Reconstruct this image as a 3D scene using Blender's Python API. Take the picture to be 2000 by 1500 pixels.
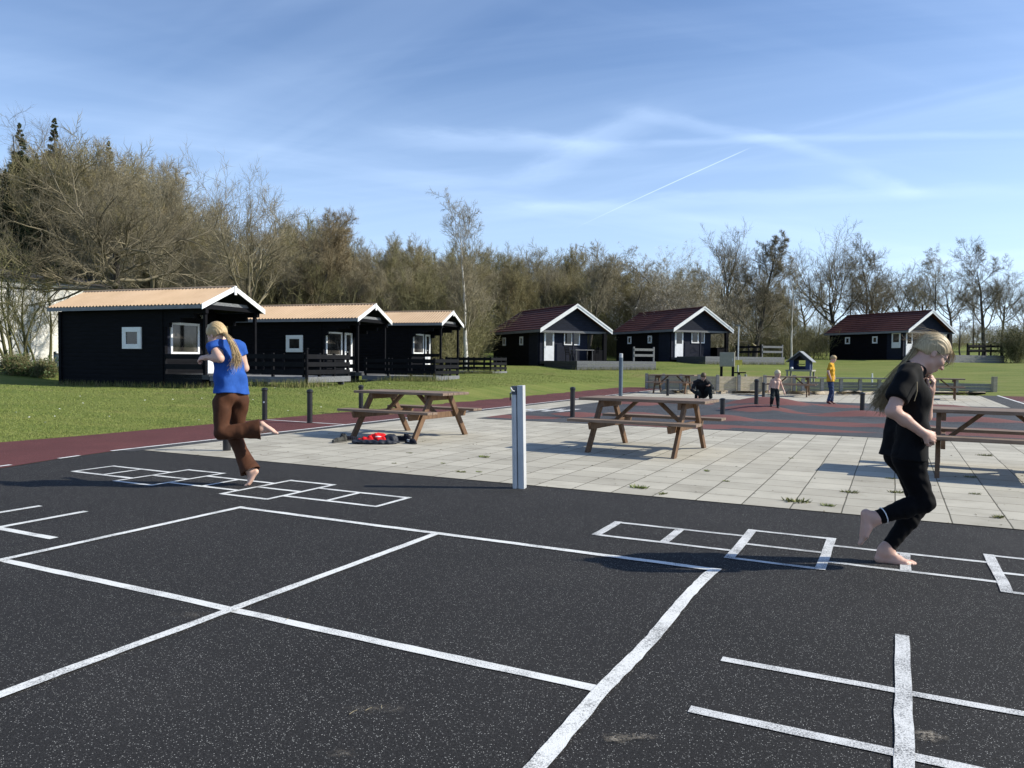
import bpy, math, random
import numpy as np
from mathutils import Vector, Matrix
SC = bpy.context.scene
for o in list(bpy.data.objects): bpy.data.objects.remove(o)
COL = SC.collection
# ------------------------------------------------------------------ camera
FPX, HORY, ROLL, TH, CAMH = 1475., 703.5, .008, .468, 1.25     # focal length in photo pixels (2000 wide), horizon row, roll, court angle, eye height
PITCH = math.atan((750 - HORY) * math.cos(ROLL) / FPX)
F_ = np.array([0, math.cos(PITCH), -math.sin(PITCH)]); _R0 = np.array([1., 0, 0]); _U0 = np.cross(_R0, F_)
R_ = _R0 * math.cos(ROLL) + _U0 * math.sin(ROLL); U_ = np.cross(R_, F_)
CAMP = np.array([0, 0, CAMH])
cam = bpy.data.cameras.new('camera'); cam_o = bpy.data.objects.new('camera', cam); COL.objects.link(cam_o)
cam.sensor_fit = 'HORIZONTAL'; cam.sensor_width = 36.; cam.lens = 36. * FPX / 2000.; cam.clip_end = 20000.; cam.clip_start = .05
cam_o.matrix_world = Matrix(((R_[0], U_[0], -F_[0], 0), (R_[1], U_[1], -F_[1], 0), (R_[2], U_[2], -F_[2], CAMH), (0, 0, 0, 1)))
SC.camera = cam_o
# ------------------------------------------------------------------ light
SUN_EL, SUN_AZ = math.radians(34.5), math.radians(91.)     # azimuth measured from +Y towards +X
sl = bpy.data.lights.new('sun', 'SUN'); so = bpy.data.objects.new('sun', sl); COL.objects.link(so)
sl.energy = 4.8; sl.angle = math.radians(.5); sl.color = (1., .94, .80)
SUND = Vector((math.cos(SUN_EL) * math.sin(SUN_AZ), math.cos(SUN_EL) * math.cos(SUN_AZ), math.sin(SUN_EL)))
so.rotation_euler = SUND.to_track_quat('Z', 'Y').to_euler(); so.location = (30, 0, 40)
SC.view_settings.view_transform = 'Standard'; SC.view_settings.look = 'None'; SC.view_settings.exposure = 0.42; SC.view_settings.gamma = 1
SC.cycles.max_bounces = 6; SC.cycles.diffuse_bounces = 3; SC.cycles.glossy_bounces = 3; SC.cycles.transparent_max_bounces = 8
W = bpy.data.worlds.new('World'); SC.world = W; W.use_nodes = True
def world_nodes():
    nt = W.node_tree; N = nt.nodes; Lk = nt.links; N.clear()
    out = N.new('ShaderNodeOutputWorld'); bg = N.new('ShaderNodeBackground'); bg.inputs[1].default_value = .112
    sky = N.new('ShaderNodeTexSky'); sky.sky_type = 'NISHITA'; sky.sun_disc = False
    sky.sun_elevation = SUN_EL; sky.sun_rotation = SUN_AZ; sky.altitude = 30; sky.air_density = 1.0; sky.dust_density = .45; sky.ozone_density = 3.2
    tc = N.new('ShaderNodeTexCoord'); sep = N.new('ShaderNodeSeparateXYZ'); Lk.new(tc.outputs['Generated'], sep.inputs[0])
    def M(op, a, b=None, c=None):
        m = N.new('ShaderNodeMath'); m.operation = op
        for i, v in enumerate((a, b, c)):
            if v is None: continue
            if hasattr(v, 'links') or hasattr(v, 'is_linked'): Lk.new(v, m.inputs[i])
            else: m.inputs[i].default_value = v
        return m.outputs[0]
    zz = M('ADD', M('MAXIMUM', sep.outputs[2], 0.), .12)
    cx = M('DIVIDE', sep.outputs[0], zz); cy = M('DIVIDE', sep.outputs[1], zz)      # the sky dome laid out as a high cloud sheet
    def sheet(ang, sx, sy, scale, det, rough, lo, hi, dist=.0, off=(0, 0)):
        ca, sa = math.cos(ang), math.sin(ang)
        a = M('ADD', M('MULTIPLY', cx, ca * sx), M('MULTIPLY', cy, sa * sx)); b = M('ADD', M('MULTIPLY', cx, -sa * sy), M('MULTIPLY', cy, ca * sy))
        cb = N.new('ShaderNodeCombineXYZ'); Lk.new(M('ADD', a, off[0]), cb.inputs[0]); Lk.new(M('ADD', b, off[1]), cb.inputs[1])
        nz = N.new('ShaderNodeTexNoise'); nz.inputs['Scale'].default_value = scale; nz.inputs['Detail'].default_value = det; nz.inputs['Roughness'].default_value = rough; nz.inputs['Distortion'].default_value = dist
        Lk.new(cb.outputs[0], nz.inputs['Vector'])
        mr = N.new('ShaderNodeMapRange'); mr.interpolation_type = 'SMOOTHSTEP'; mr.inputs[1].default_value = lo; mr.inputs[2].default_value = hi; Lk.new(nz.outputs[0], mr.inputs[0])
        return mr.outputs[0]
    s1 = sheet(math.radians(-14), .16, .95, 1.5, 6, .58, .42, .78, .5)             # long cirrus streaks
    s2 = sheet(math.radians(22), .30, 1.1, 1.0, 5, .55, .45, .80, .8, (4.1, 2.7))
    s3 = sheet(math.radians(-40), .14, 1.6, 1.2, 4, .5, .52, .80, .4, (9.3, 7.7))
    hz = N.new('ShaderNodeMapRange'); hz.inputs[1].default_value = .0; hz.inputs[2].default_value = .36; hz.inputs[3].default_value = .52; hz.inputs[4].default_value = .0; Lk.new(sep.outputs[2], hz.inputs[0])
    def streak(p, q, wd, amt, soft_end=.25, ragged=1.6, taper=0.):
        """an old spread-out aircraft trail between two directions of the sky"""
        def flat(px, py):
            d = F_ + R_ * ((px - 1000) / FPX) - U_ * ((py - 750) / FPX); d = d / np.linalg.norm(d); k = max(d[2], 0) + .12; return np.array([d[0] / k, d[1] / k])
        a, b = flat(*p), flat(*q); t = (b - a); L_ = float(np.hypot(*t)); t = t / L_; n = np.array([-t[1], t[0]])
        al = M('ADD', M('ADD', M('MULTIPLY', cx, float(t[0])), M('MULTIPLY', cy, float(t[1]))), float(-(a @ t)))
        ac = M('ADD', M('ADD', M('MULTIPLY', cx, float(n[0])), M('MULTIPLY', cy, float(n[1]))), float(-(a @ n)))
        cb = N.new('ShaderNodeCombineXYZ'); Lk.new(al, cb.inputs[0]); Lk.new(M('MULTIPLY', ac, 2.), cb.inputs[1])
        nz = N.new('ShaderNodeTexNoise'); nz.inputs['Scale'].default_value = 2.6; nz.inputs['Detail'].default_value = 6; nz.inputs['Roughness'].default_value = .62; Lk.new(cb.outputs[0], nz.inputs['Vector'])
        ac = M('ABSOLUTE', M('ADD', ac, M('MULTIPLY', M('SUBTRACT', nz.outputs[0], .5), wd * ragged)))
        m = N.new('ShaderNodeMapRange'); m.interpolation_type = 'SMOOTHSTEP'; m.inputs[1].default_value = 0; m.inputs[2].default_value = wd; m.inputs[3].default_value = amt; m.inputs[4].default_value = 0; Lk.new(ac, m.inputs[0])
        e = N.new('ShaderNodeMapRange'); e.interpolation_type = 'SMOOTHSTEP'; e.inputs[1].default_value = -.05 * L_; e.inputs[2].default_value = soft_end * L_; Lk.new(al, e.inputs[0])
        g = N.new('ShaderNodeMapRange'); g.interpolation_type = 'SMOOTHSTEP'; g.inputs[1].default_value = (1 - soft_end) * L_; g.inputs[2].default_value = 1.05 * L_; g.inputs[3].default_value = 1; g.inputs[4].default_value = 0; Lk.new(al, g.inputs[0])
        o = M('MULTIPLY', M('MULTIPLY', m.outputs[0], e.outputs[0]), M('MULTIPLY', g.outputs[0], M('MULTIPLY', nz.outputs[0], 1.7)))
        return o if ragged > 1 else M('MULTIPLY', o, M('MINIMUM', M('ADD', M('MULTIPLY', al, 1.25 / L_), .08), 1.))
    st = streak((1170, 205), (1700, 322), .06, .15)
    for a_ in (((1120, 290), (2150, 262), .045, .15), ((1640, 330), (1810, 388), .08, .18), ((1000, 372), (1330, 190), .13, .16), ((820, 430), (2100, 372), .14, .16), ((700, 265), (1300, 300), .12, .18)): st = M('ADD', st, streak(*a_))
    st = M('ADD', st, M('MULTIPLY', streak((1120, 447), (1449, 296), .0052, .62, .04, .25), 1.))     # the one fresh, sharp trail
    cl = M('MINIMUM', M('ADD', M('ADD', M('MULTIPLY', s1, .14), M('MULTIPLY', s2, .18)), M('ADD', M('ADD', M('MULTIPLY', s3, .2), hz.outputs[0]), st)), .8)
    veil = N.new('ShaderNodeMixRGB'); veil.inputs[2].default_value = (5.9, 7.3, 9.0, 1); Lk.new(sky.outputs[0], veil.inputs[1]); Lk.new(cl, veil.inputs[0])
    tn = N.new('ShaderNodeMixRGB'); tn.blend_type = 'MULTIPLY'; tn.inputs[0].default_value = 1; tn.inputs[2].default_value = (1.02, 1.05, 1.14, 1); Lk.new(veil.outputs[0], tn.inputs[1])
    Lk.new(tn.outputs[0], bg.inputs[0]); Lk.new(bg.outputs[0], out.inputs[0])
world_nodes()
# ------------------------------------------------------------------ geometry of the view: pixel -> place
def ray(x, y): return F_ + R_ * ((x - 1000) / FPX) - U_ * ((y - 750) / FPX)
def GP(x, y, z=0.):
    d = ray(x, y); return CAMP + d * ((z - CAMH) / d[2])
def DP(x, y, Y):
    d = ray(x, y); return CAMP + d * (Y / d[1])
CU = np.array([math.cos(TH), -math.sin(TH)]); CV = np.array([math.sin(TH), math.cos(TH)])
def C2W(u, v, z=0.): return np.array([u * CU[0] + v * CV[0], u * CU[1] + v * CV[1], z])
def W2C(x, y): return x * CU[0] + y * CU[1], x * CV[0] + y * CV[1]
ROTC = -TH                                                        # court frame: x=u, y=v
def sstep(a, b, x):
    t = np.clip((x - a) / (b - a), 0, 1); return t * t * (3 - 2 * t)
def soft(x, w): return np.where(x < -w, 0., np.where(x > w, x, (x + w) ** 2 / (4 * w)))
def terrain(x, y):
    x = np.asarray(x, float); y = np.asarray(y, float)
    u, v = W2C(x, y)
    a = soft(-11.9 - 1.1 * sstep(14, 24, v) - u, 1.0); a = np.minimum(a, 16)
    z = .052 * a * sstep(2, 9, v)
    b = np.clip(soft(v - 35.5, 2.5), 0, 105); z = z + .044 * b
    z = z + .05 * np.sin(u * .31 + 1.3) * np.sin(v * .23) * sstep(.5, 4, a) + .06 * np.sin(x * .09 + y * .05) * sstep(3, 12, b)
    for (px, py, zb, hd, l0, l1, w0, w1, dz) in SITES:                # levelled ground round every cabin
        c, s = math.cos(hd), math.sin(hd); a = (x - px) * c + (y - py) * s; b = -(x - px) * s + (y - py) * c
        d = np.hypot(np.maximum(np.maximum(-l0 - a, a - l1), 0), np.maximum(np.maximum(w0 - b, b - w1), 0)); k = np.exp(-(d / 4.2) ** 2) * sstep(-11.2, -13.2, u) if dz > 0 else np.exp(-(d / 4.5) ** 2)
        z = z * (1 - k) + k * (zb - .06 - .045 * np.maximum(a, 0) * (dz <= 0) + .13 * sstep(0, 1.5, a) * (dz > 0))
    return z
SITES = ((-9.21, 22.444, .372, -.363, 6.4, 3.4, .3, 2.7, 1), (-5.985, 29.244, .365, -.322, 6.4, 3.2, .3, 2.7, 1), (-3.361, 35.981, .54, -.31, 6.4, 2.4, .3, 2.7, 1),
         (1.868, 49.388, .937, -1.138, 8.6, 4.3, .3, 6, 0), (11.886, 55.575, 1.285, -1.155, 8.6, 3.3, .3, 7.4, 0), (31.959, 60.994, 1.559, -1.166, 8.6, 3.4, .3, 6.6, 0))
def TZ(x, y): return float(terrain(x, y))
# ------------------------------------------------------------------ scene helpers
def tag(o, label=None, cat=None, group=None, kind=None):
    if label: o['label'] = label
    if cat: o['category'] = cat
    if group: o['group'] = group
    if kind: o['kind'] = kind
    return o
def empty(name, loc, rz=0., label=None, cat=None, group=None, tilt=None):
    o = bpy.data.objects.new(name, None); COL.objects.link(o); o.empty_display_size = .2
    o.location = tuple(loc); o.rotation_euler = (0, 0, rz)
    if tilt: o.rotation_euler = (tilt[0], tilt[1], rz)
    return tag(o, label, cat, group)
def mesh_np(name, V, Q=None, T=None, smooth=False):
    me = bpy.data.meshes.new(name)
    V = np.asarray(V, np.float32).reshape(-1, 3)
    Q = np.zeros((0, 4), np.int32) if Q is None else np.asarray(Q, np.int32).reshape(-1, 4)
    T = np.zeros((0, 3), np.int32) if T is None else np.asarray(T, np.int32).reshape(-1, 3)
    me.vertices.add(len(V)); me.vertices.foreach_set('co', V.ravel())
    nl = Q.size + T.size; me.loops.add(nl); me.polygons.add(len(Q) + len(T))
    me.loops.foreach_set('vertex_index', np.concatenate([Q.ravel(), T.ravel()]))
    st = np.concatenate([np.arange(len(Q)) * 4, Q.size + np.arange(len(T)) * 3]).astype(np.int32)
    me.polygons.foreach_set('loop_start', st)
    me.polygons.foreach_set('use_smooth', np.full(len(st), smooth, bool))
    me.update(calc_edges=True); return me
def link(name, me, m, parent=None, loc=None, rz=None):
    o = bpy.data.objects.new(name, me); COL.objects.link(o)
    if m is not None: me.materials.append(m)
    if parent is not None: o.parent = parent
    if loc is not None: o.location = tuple(loc)
    if rz is not None: o.rotation_euler = (0, 0, rz)
    return o
class MB:
    """collects boxes, bars, tubes and plates into one mesh"""
    def __init__(s): s.v = []; s.f = []
    def add(s, vs, fs):
        n = len(s.v); s.v += [tuple(map(float, p)) for p in vs]; s.f += [tuple(i + n for i in f) for f in fs]
    def hexa(s, P): s.add(P, [(0, 3, 2, 1), (4, 5, 6, 7), (0, 1, 5, 4), (1, 2, 6, 5), (2, 3, 7, 6), (3, 0, 4, 7)])
    def box(s, x0, x1, y0, y1, z0, z1): s.hexa([(x0, y0, z0), (x1, y0, z0), (x1, y1, z0), (x0, y1, z0), (x0, y0, z1), (x1, y0, z1), (x1, y1, z1), (x0, y1, z1)])
    def bar(s, p, q, w, h, up=(0, 0, 1)):
        """rectangular bar from p to q: w across, h along up"""
        p = Vector(p); q = Vector(q); d = (q - p).normalized(); up = Vector(up)
        sd = d.cross(up).normalized(); uu = sd.cross(d).normalized(); a = sd * w / 2; b = uu * h / 2
        s.hexa([p - a - b, p + a - b, p + a + b, p - a + b, q - a - b, q + a - b, q + a + b, q - a + b])
    def tube(s, pts, rad, n=10, cap=True):
        pts = [Vector(p) for p in pts]; rad = rad if hasattr(rad, '__len__') else [rad] * len(pts)
        n0 = len(s.v); ref = None
        for i, p in enumerate(pts):
            d = (pts[min(i + 1, len(pts) - 1)] - pts[max(i - 1, 0)]).normalized()
            if ref is None: ref = Vector((1, 0, 0)) if abs(d.x) < .8 else Vector((0, 1, 0))
            a = (ref - d * ref.dot(d)).normalized(); b = d.cross(a); ref = a
            for k in range(n):
                t = 2 * math.pi * k / n; s.v.append(tuple(p + (a * math.cos(t) + b * math.sin(t)) * rad[i]))
        for i in range(len(pts) - 1):
            for k in range(n): s.f.append((n0 + i * n + k, n0 + i * n + (k + 1) % n, n0 + (i + 1) * n + (k + 1) % n, n0 + (i + 1) * n + k))
        if cap:
            s.f.append(tuple(n0 + k for k in reversed(range(n)))); e = n0 + (len(pts) - 1) * n; s.f.append(tuple(e + k for k in range(n)))
    def prism(s, poly, p, ex, ey, ez, t):
        """extrude the outline poly (in ex,ey) by t along ez from p"""
        p = Vector(p); ex = Vector(ex); ey = Vector(ey); ez = Vector(ez); n = len(poly)
        a = [p + ex * x + ey * y for x, y in poly]; b = [q + ez * t for q in a]
        s.add(a + b, [tuple(reversed(range(n))), tuple(range(n, 2 * n))] + [(i, (i + 1) % n, n + (i + 1) % n, n + i) for i in range(n)])
    def build(s, name, m, parent=None, bevel=0., smooth=False, loc=None, rz=None):
        me = bpy.data.meshes.new(name); me.from_pydata(s.v, [], s.f); me.update()
        if smooth: me.polygons.foreach_set('use_smooth', np.ones(len(me.polygons), bool))
        o = link(name, me, m, parent, loc, rz)
        if bevel:
            b = o.modifiers.new('bevel', 'BEVEL'); b.width = bevel; b.segments = 2; b.limit_method = 'ANGLE'
        return o
def copy_tree(o, parent=None):
    c = o.copy(); COL.objects.link(c)
    if parent is not None: c.parent = parent
    for ch in o.children: copy_tree(ch, c)
    return c
# ------------------------------------------------------------------ materials
def new_mat(name):
    m = bpy.data.materials.new(name); m.use_nodes = True; nt = m.node_tree; b = nt.nodes['Principled BSDF']
    return m, nt, b
def node(nt, t, **kw):
    n = nt.nodes.new(t)
    for k, v in kw.items():
        if k in n.inputs: n.inputs[k].default_value = v
        else: setattr(n, k, v)
    return n
def coords(nt, scale=(1, 1, 1), kind='Object'):
    tc = node(nt, 'ShaderNodeTexCoord'); mp = node(nt, 'ShaderNodeMapping'); mp.inputs['Scale'].default_value = scale
    nt.links.new(tc.outputs[kind], mp.inputs[0]); return mp.outputs[0]
def ramp(nt, src, stops):
    r = node(nt, 'ShaderNodeValToRGB'); e = r.color_ramp.elements
    while len(e) < len(stops): e.new(.5)
    for i, (p, c) in enumerate(stops): e[i].position = p; e[i].color = (*c, 1) if len(c) == 3 else c
    nt.links.new(src, r.inputs[0]); return r.outputs[0]
def noise(nt, vec, scale, detail=3., rough=.5, dist=0.):
    n = node(nt, 'ShaderNodeTexNoise'); n.inputs['Scale'].default_value = scale; n.inputs['Detail'].default_value = detail; n.inputs['Roughness'].default_value = rough; n.inputs['Distortion'].default_value = dist
    nt.links.new(vec, n.inputs['Vector']); return n.outputs[0]
def mixc(nt, fac, a, b, mode='MIX'):
    m = node(nt, 'ShaderNodeMixRGB', blend_type=mode)
    for i, v in ((0, fac), (1, a), (2, b)):
        if hasattr(v, 'is_linked'): nt.links.new(v, m.inputs[i])
        elif i == 0: m.inputs[0].default_value = v
        else: m.inputs[i].default_value = (*v, 1) if len(v) == 3 else v
    return m.outputs[0]
def maprange(nt, src, a, b, c=0., d=1.):
    m = node(nt, 'ShaderNodeMapRange'); nt.links.new(src, m.inputs[0])
    for i, v in enumerate((a, b, c, d)): m.inputs[i + 1].default_value = v
    return m.outputs[0]
def bump(nt, b, h, strength=.3, dist=.01):
    n = node(nt, 'ShaderNodeBump'); n.inputs['Strength'].default_value = strength; n.inputs['Distance'].default_value = dist
    nt.links.new(h, n.inputs['Height']); nt.links.new(n.outputs[0], b.inputs['Normal'])
def plain(name, col, rough=.6, var=.25, scale=6., stretch=(1, 1, 1), bmp=.15, bscale=40., metal=0., spec=.5, detail=4., dark=None):
    """a surface of one colour with uneven wear and a fine grain"""
    m, nt, b = new_mat(name); v = coords(nt, stretch)
    n = noise(nt, v, scale, detail, .6)
    lo = dark if dark else tuple(c * (1 - var) for c in col); hi = tuple(min(1, c * (1 + var)) for c in col)
    nt.links.new(ramp(nt, n, [(.28, lo), (.72, hi)]), b.inputs['Base Color'])
    b.inputs['Roughness'].default_value = rough; b.inputs['Metallic'].default_value = metal; b.inputs['Specular IOR Level'].default_value = spec
    if bmp: bump(nt, b, noise(nt, v, bscale, 3.), bmp, .006)
    return m
# ================================================================== GROUND
def rubber_mat(name, base, chip, chips=.10, scale=150., red=None):
    """poured granulate: dark crumbs, pale chips, faint scuffs"""
    m, nt, b = new_mat(name); v = coords(nt)
    crumb = noise(nt, v, 260., 2., .6)
    big = noise(nt, v, .9, 5., .62); mid = noise(nt, v, 7., 4., .6)
    c = ramp(nt, crumb, [(.30, tuple(x * .45 for x in base)), (.55, base), (.78, tuple(x * 2.0 for x in base))])
    c = mixc(nt, .8, c, ramp(nt, noise(nt, v, 95., 3., .75), [(.32, (.55, .55, .55)), (.5, (.95, .95, .95)), (.72, (1.9, 1.9, 1.9))]), 'MULTIPLY')
    c = mixc(nt, .55, c, ramp(nt, big, [(.3, (.68, .68, .68)), (.55, (1, 1, 1)), (.75, (1.45, 1.43, 1.38))]), 'MULTIPLY')
    c = mixc(nt, maprange(nt, mid, .60, .80, 0., .22), c, tuple(min(1, x * 2.2 + .02) for x in base))
    vo = node(nt, 'ShaderNodeTexVoronoi'); vo.inputs['Scale'].default_value = scale; nt.links.new(v, vo.inputs['Vector'])
    sp = node(nt, 'ShaderNodeSeparateColor'); nt.links.new(vo.outputs['Color'], sp.inputs[0])
    a = node(nt, 'ShaderNodeMath', operation='GREATER_THAN'); nt.links.new(sp.outputs[0], a.inputs[0]); a.inputs[1].default_value = 1 - chips
    d = node(nt, 'ShaderNodeMath', operation='LESS_THAN'); nt.links.new(vo.outputs['Distance'], d.inputs[0]); d.inputs[1].default_value = .36
    k = node(nt, 'ShaderNodeMath', operation='MULTIPLY'); nt.links.new(a.outputs[0], k.inputs[0]); nt.links.new(d.outputs[0], k.inputs[1])
    k2 = node(nt, 'ShaderNodeMath', operation='MULTIPLY'); nt.links.new(k.outputs[0], k2.inputs[0]); nt.links.new(sp.outputs[1], k2.inputs[1])
    c = mixc(nt, k2.outputs[0], c, chip)
    if red is not None:                                           # two granulate colours laid in a pattern: where the attribute is high, the red one
        at = node(nt, 'ShaderNodeAttribute', attribute_name='red'); 
        s = node(nt, 'ShaderNodeMath', operation='ADD'); nt.links.new(at.outputs['Fac'], s.inputs[0]); nt.links.new(maprange(nt, noise(nt, v, 3., 4., .6), 0., 1., -.12, .12), s.inputs[1])
        r = mixc(nt, .8, red, ramp(nt, crumb, [(.3, (.55, .55, .55)), (.75, (1.5, 1.5, 1.5))]), 'MULTIPLY')
        c = mixc(nt, maprange(nt, s.outputs[0], .46, .54), c, r)
    nt.links.new(c, b.inputs['Base Color']); b.inputs['Roughness'].default_value = .9; b.inputs['Specular IOR Level'].default_value = .18
    bump(nt, b, crumb, .55, .004); return m
M_RUB = rubber_mat('black_rubber', (.0245, .0240, .0248), (.44, .44, .42), .19, 210.)
M_STRIP = rubber_mat('grey_rubber', (.060, .062, .066), (.3, .3, .3), .06, 120.)
M_RED = rubber_mat('red_rubber', (.108, .040, .040), (.30, .16, .15), .10, 110.)
M_MND = rubber_mat('mound_rubber', (.060, .065, .075), (.3, .3, .3), .05, 100., (.150, .066, .062))
def paint_mat(name, wear=.5, col=(.70, .72, .72)):
    m, nt, b = new_mat(name); v = coords(nt)
    n = noise(nt, v, 150., 4., .8); p = noise(nt, v, 4., 5., .7)
    s = node(nt, 'ShaderNodeMath', operation='ADD'); nt.links.new(n, s.inputs[0]); nt.links.new(maprange(nt, p, .35, .7, .11, -.08), s.inputs[1])
    f = maprange(nt, s.outputs[0], wear - .10, wear + .07)
    nt.links.new(mixc(nt, f, (.085, .087, .092), col), b.inputs['Base Color']); b.inputs['Roughness'].default_value = .75
    bump(nt, b, noise(nt, v, 260., 2., .6), .5, .004); return m
M_PAINT = paint_mat('court_paint', .46, (.70, .71, .70)); M_PAINT2 = paint_mat('worn_paint', .495, (.64, .65, .65))
def paver_mat():
    m, nt, b = new_mat('concrete_pavers'); v = coords(nt)
    mp = node(nt, 'ShaderNodeMapping'); mp.inputs['Location'].default_value = (.36, -.78, 0); nt.links.new(v, mp.inputs[0])
    wob = node(nt, 'ShaderNodeTexNoise'); wob.inputs['Scale'].default_value = 1.7; nt.links.new(v, wob.inputs['Vector'])
    w2 = node(nt, 'ShaderNodeVectorMath', operation='SCALE'); nt.links.new(wob.outputs['Color'], w2.inputs[0]); w2.inputs['Scale'].default_value = .012
    w3 = node(nt, 'ShaderNodeVectorMath', operation='ADD'); nt.links.new(mp.outputs[0], w3.inputs[0]); nt.links.new(w2.outputs[0], w3.inputs[1])
    br = node(nt, 'ShaderNodeTexBrick', offset=0., squash=1.); nt.links.new(w3.outputs[0], br.inputs['Vector'])
    br.inputs['Scale'].default_value = 1.; br.inputs['Brick Width'].default_value = .4; br.inputs['Row Height'].default_value = .4
    br.inputs['Mortar Size'].default_value = .0065; br.inputs['Mortar Smooth'].default_value = .25; br.inputs['Bias'].default_value = 0.
    br.inputs['Color1'].default_value = (.35, .328, .275, 1); br.inputs['Color2'].default_value = (.45, .425, .36, 1); br.inputs['Mortar'].default_value = (.095, .088, .066, 1)
    st = ramp(nt, noise(nt, v, 2.2, 6., .65), [(.26, (.68, .67, .64)), (.48, (.98, .98, .97)), (.75, (1.12, 1.12, 1.10))])
    c = mixc(nt, .75, br.outputs[0], st, 'MULTIPLY')
    c = mixc(nt, .4, c, ramp(nt, noise(nt, v, 140., 3., .7), [(.3, (.72, .72, .72)), (.7, (1.2, 1.2, 1.2))]), 'MULTIPLY')
    sc = maprange(nt, noise(nt, v, 9., 3., .6, .8), .66, .78, 0., .5)
    c = mixc(nt, sc, c, (.22, .20, .16))
    nt.links.new(c, b.inputs['Base Color']); b.inputs['Roughness'].default_value = .85; b.inputs['Specular IOR Level'].default_value = .3
    inv = node(nt, 'ShaderNodeMath', operation='SUBTRACT'); inv.inputs[0].default_value = 1.; nt.links.new(br.outputs[1], inv.inputs[1])
    bump(nt, b, inv.outputs[0], .5, .006); return m
M_PAV = paver_mat()
def lawn_mat():
    m, nt, b = new_mat('lawn'); v = coords(nt); vs = coords(nt, (.35, 1.6, 1))
    c = ramp(nt, noise(nt, vs, .8, 6., .65), [(.25, (.090, .128, .026)), (.42, (.128, .164, .038)), (.6, (.172, .194, .052)), (.78, (.245, .225, .085))])
    c = mixc(nt, .7, c, ramp(nt, noise(nt, v, 26., 4., .75), [(.3, (.72, .75, .68)), (.7, (1.25, 1.22, 1.18))]), 'MULTIPLY')
    c = mixc(nt, maprange(nt, noise(nt, v, .33, 4., .6), .55, .72, 0., .6), c, (.200, .165, .070))
    nt.links.new(c, b.inputs['Base Color']); b.inputs['Roughness'].default_value = .9; b.inputs['Specular IOR Level'].default_value = .15
    bump(nt, b, noise(nt, v, 40., 3., .7), .8, .03); return m
M_LAWN = lawn_mat()
def make_lawn():
    def axis(a, b, fine, far):
        mid = np.arange(a, b + 1e-6, fine); lo = a - np.geomspace(fine, far, 26); hi = b + np.geomspace(fine, far, 26)
        return np.concatenate([lo[::-1], mid, hi])
    X = axis(-36, 60, .8, 1500); Y = axis(-6, 110, .8, 1500)
    gx, gy = np.meshgrid(X, Y); u, v = W2C(gx, gy)
    z = terrain(gx, gy) - .014 * (1 - sstep(12.0, 14.5, -u)) * (1 - sstep(36.5, 38, v))
    n, mm = gx.shape; V = np.stack([gx, gy, z], -1).reshape(-1, 3)
    i = np.arange(n * mm).reshape(n, mm); Q = np.stack([i[:-1, :-1], i[:-1, 1:], i[1:, 1:], i[1:, :-1]], -1).reshape(-1, 4)
    o = link('ground', mesh_np('ground', V, Q, smooth=True), M_LAWN); tag(o, 'wide mown lawn rising gently behind the play court', 'ground', kind='structure')
make_lawn()
def sheet(name, polys, z, m, label, cat):
    """flat sheet in the court frame from outlines [(u,v)...]"""
    V = []; Fc = []
    for p in polys:
        k = len(V); V += [(a, b, 0.) for a, b in p]; Fc.append(tuple(range(k, k + len(p))))
    me = bpy.data.meshes.new(name); me.from_pydata(V, [], Fc); me.update()
    o = link(name, me, m, loc=(0, 0, z), rz=ROTC); return tag(o, label, cat, kind='structure')
def rect(a, b, c, d): return [(a, c), (b, c), (b, d), (a, d)]
sheet('court_ground', [[(-8.3, -4), (14, -4), (14, 36), (-9.2, 36), (-9.2, 6.4), (-9.08, 5.7), (-8.85, 4.9), (-8.6, 3.6)]], 0.0, M_RUB, 'black speckled rubber court ground with white painted games', 'court')
sheet('red_path', [[(-16, -4), (-8.3, -4), (-8.6, 3.6), (-8.85, 4.9), (-9.08, 5.7), (-9.2, 6.4), (-9.2, 36), (-13.0, 36), (-12.9, 23), (-12.3, 19), (-11.5, 14), (-11.42, 7.5), (-11.6, 5.5), (-12.4, 3.5), (-16, 1.0)],
                   rect(3.75, 12, 24.0, 38.5)], .004, M_RED, 'red rubber running path beside the lawn', 'path')
sheet('grey_strip', [rect(-9.2, -8.95, 6.6, 36), rect(3.0, 3.62, 13.9, 36)], .005, M_STRIP, 'narrow dark grey rubber strip between red path and pavers', 'path')
sheet('pavement', [rect(-8.95, 12, 6.78, 13.95), rect(-8.95, -7.9, 13.95, 25.65), rect(-8.95, 3.0, 25.65, 34.5)], .006, M_PAV, 'pale square concrete pavers under the picnic tables', 'pavement')
# ---- painted lines
rl = random.Random(4)
class Lines:
    def __init__(s): s.v = []; s.f = []
    def ln(s, a, b, w, z=0.):
        """a strip with slightly unsteady hand-painted edges"""
        a = np.array(a, float); b = np.array(b, float); L = np.hypot(*(b - a)); d = (b - a) / L; n = np.array([-d[1], d[0]]); k = max(2, int(L / .12)); n0 = len(s.v)
        off = 0.
        for i in range(k + 1):
            p = a + d * L * i / k; off = off * .8 + rl.uniform(-1, 1) * .0022
            for sg in (-1, 1):
                q = p + n * (sg * (w / 2 + rl.uniform(-.0025, .0025)) + off); s.v.append((q[0], q[1], z))
        for i in range(k): j = n0 + 2 * i; s.f.append((j, j + 2, j + 3, j + 1))
    def build(s, name, m, z, label):
        me = bpy.data.meshes.new(name); me.from_pydata(s.v, [], s.f); me.update()
        return tag(link(name, me, m, loc=(0, 0, z), rz=ROTC), label, 'painted line', kind='structure')
L = Lines(); w = .058
L.ln((-4.88, 2.69), (-.99, 2.68), w); L.ln((-4.86, 4.57), (-.93, 4.56), w, .0015); L.ln((-4.84, 4.6), (-4.85, .8), w, .003); L.ln((-2.9, 4.56), (-2.91, .5), w, .003)
L.v += []; 
# the right side line was sprayed a little bent

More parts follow.
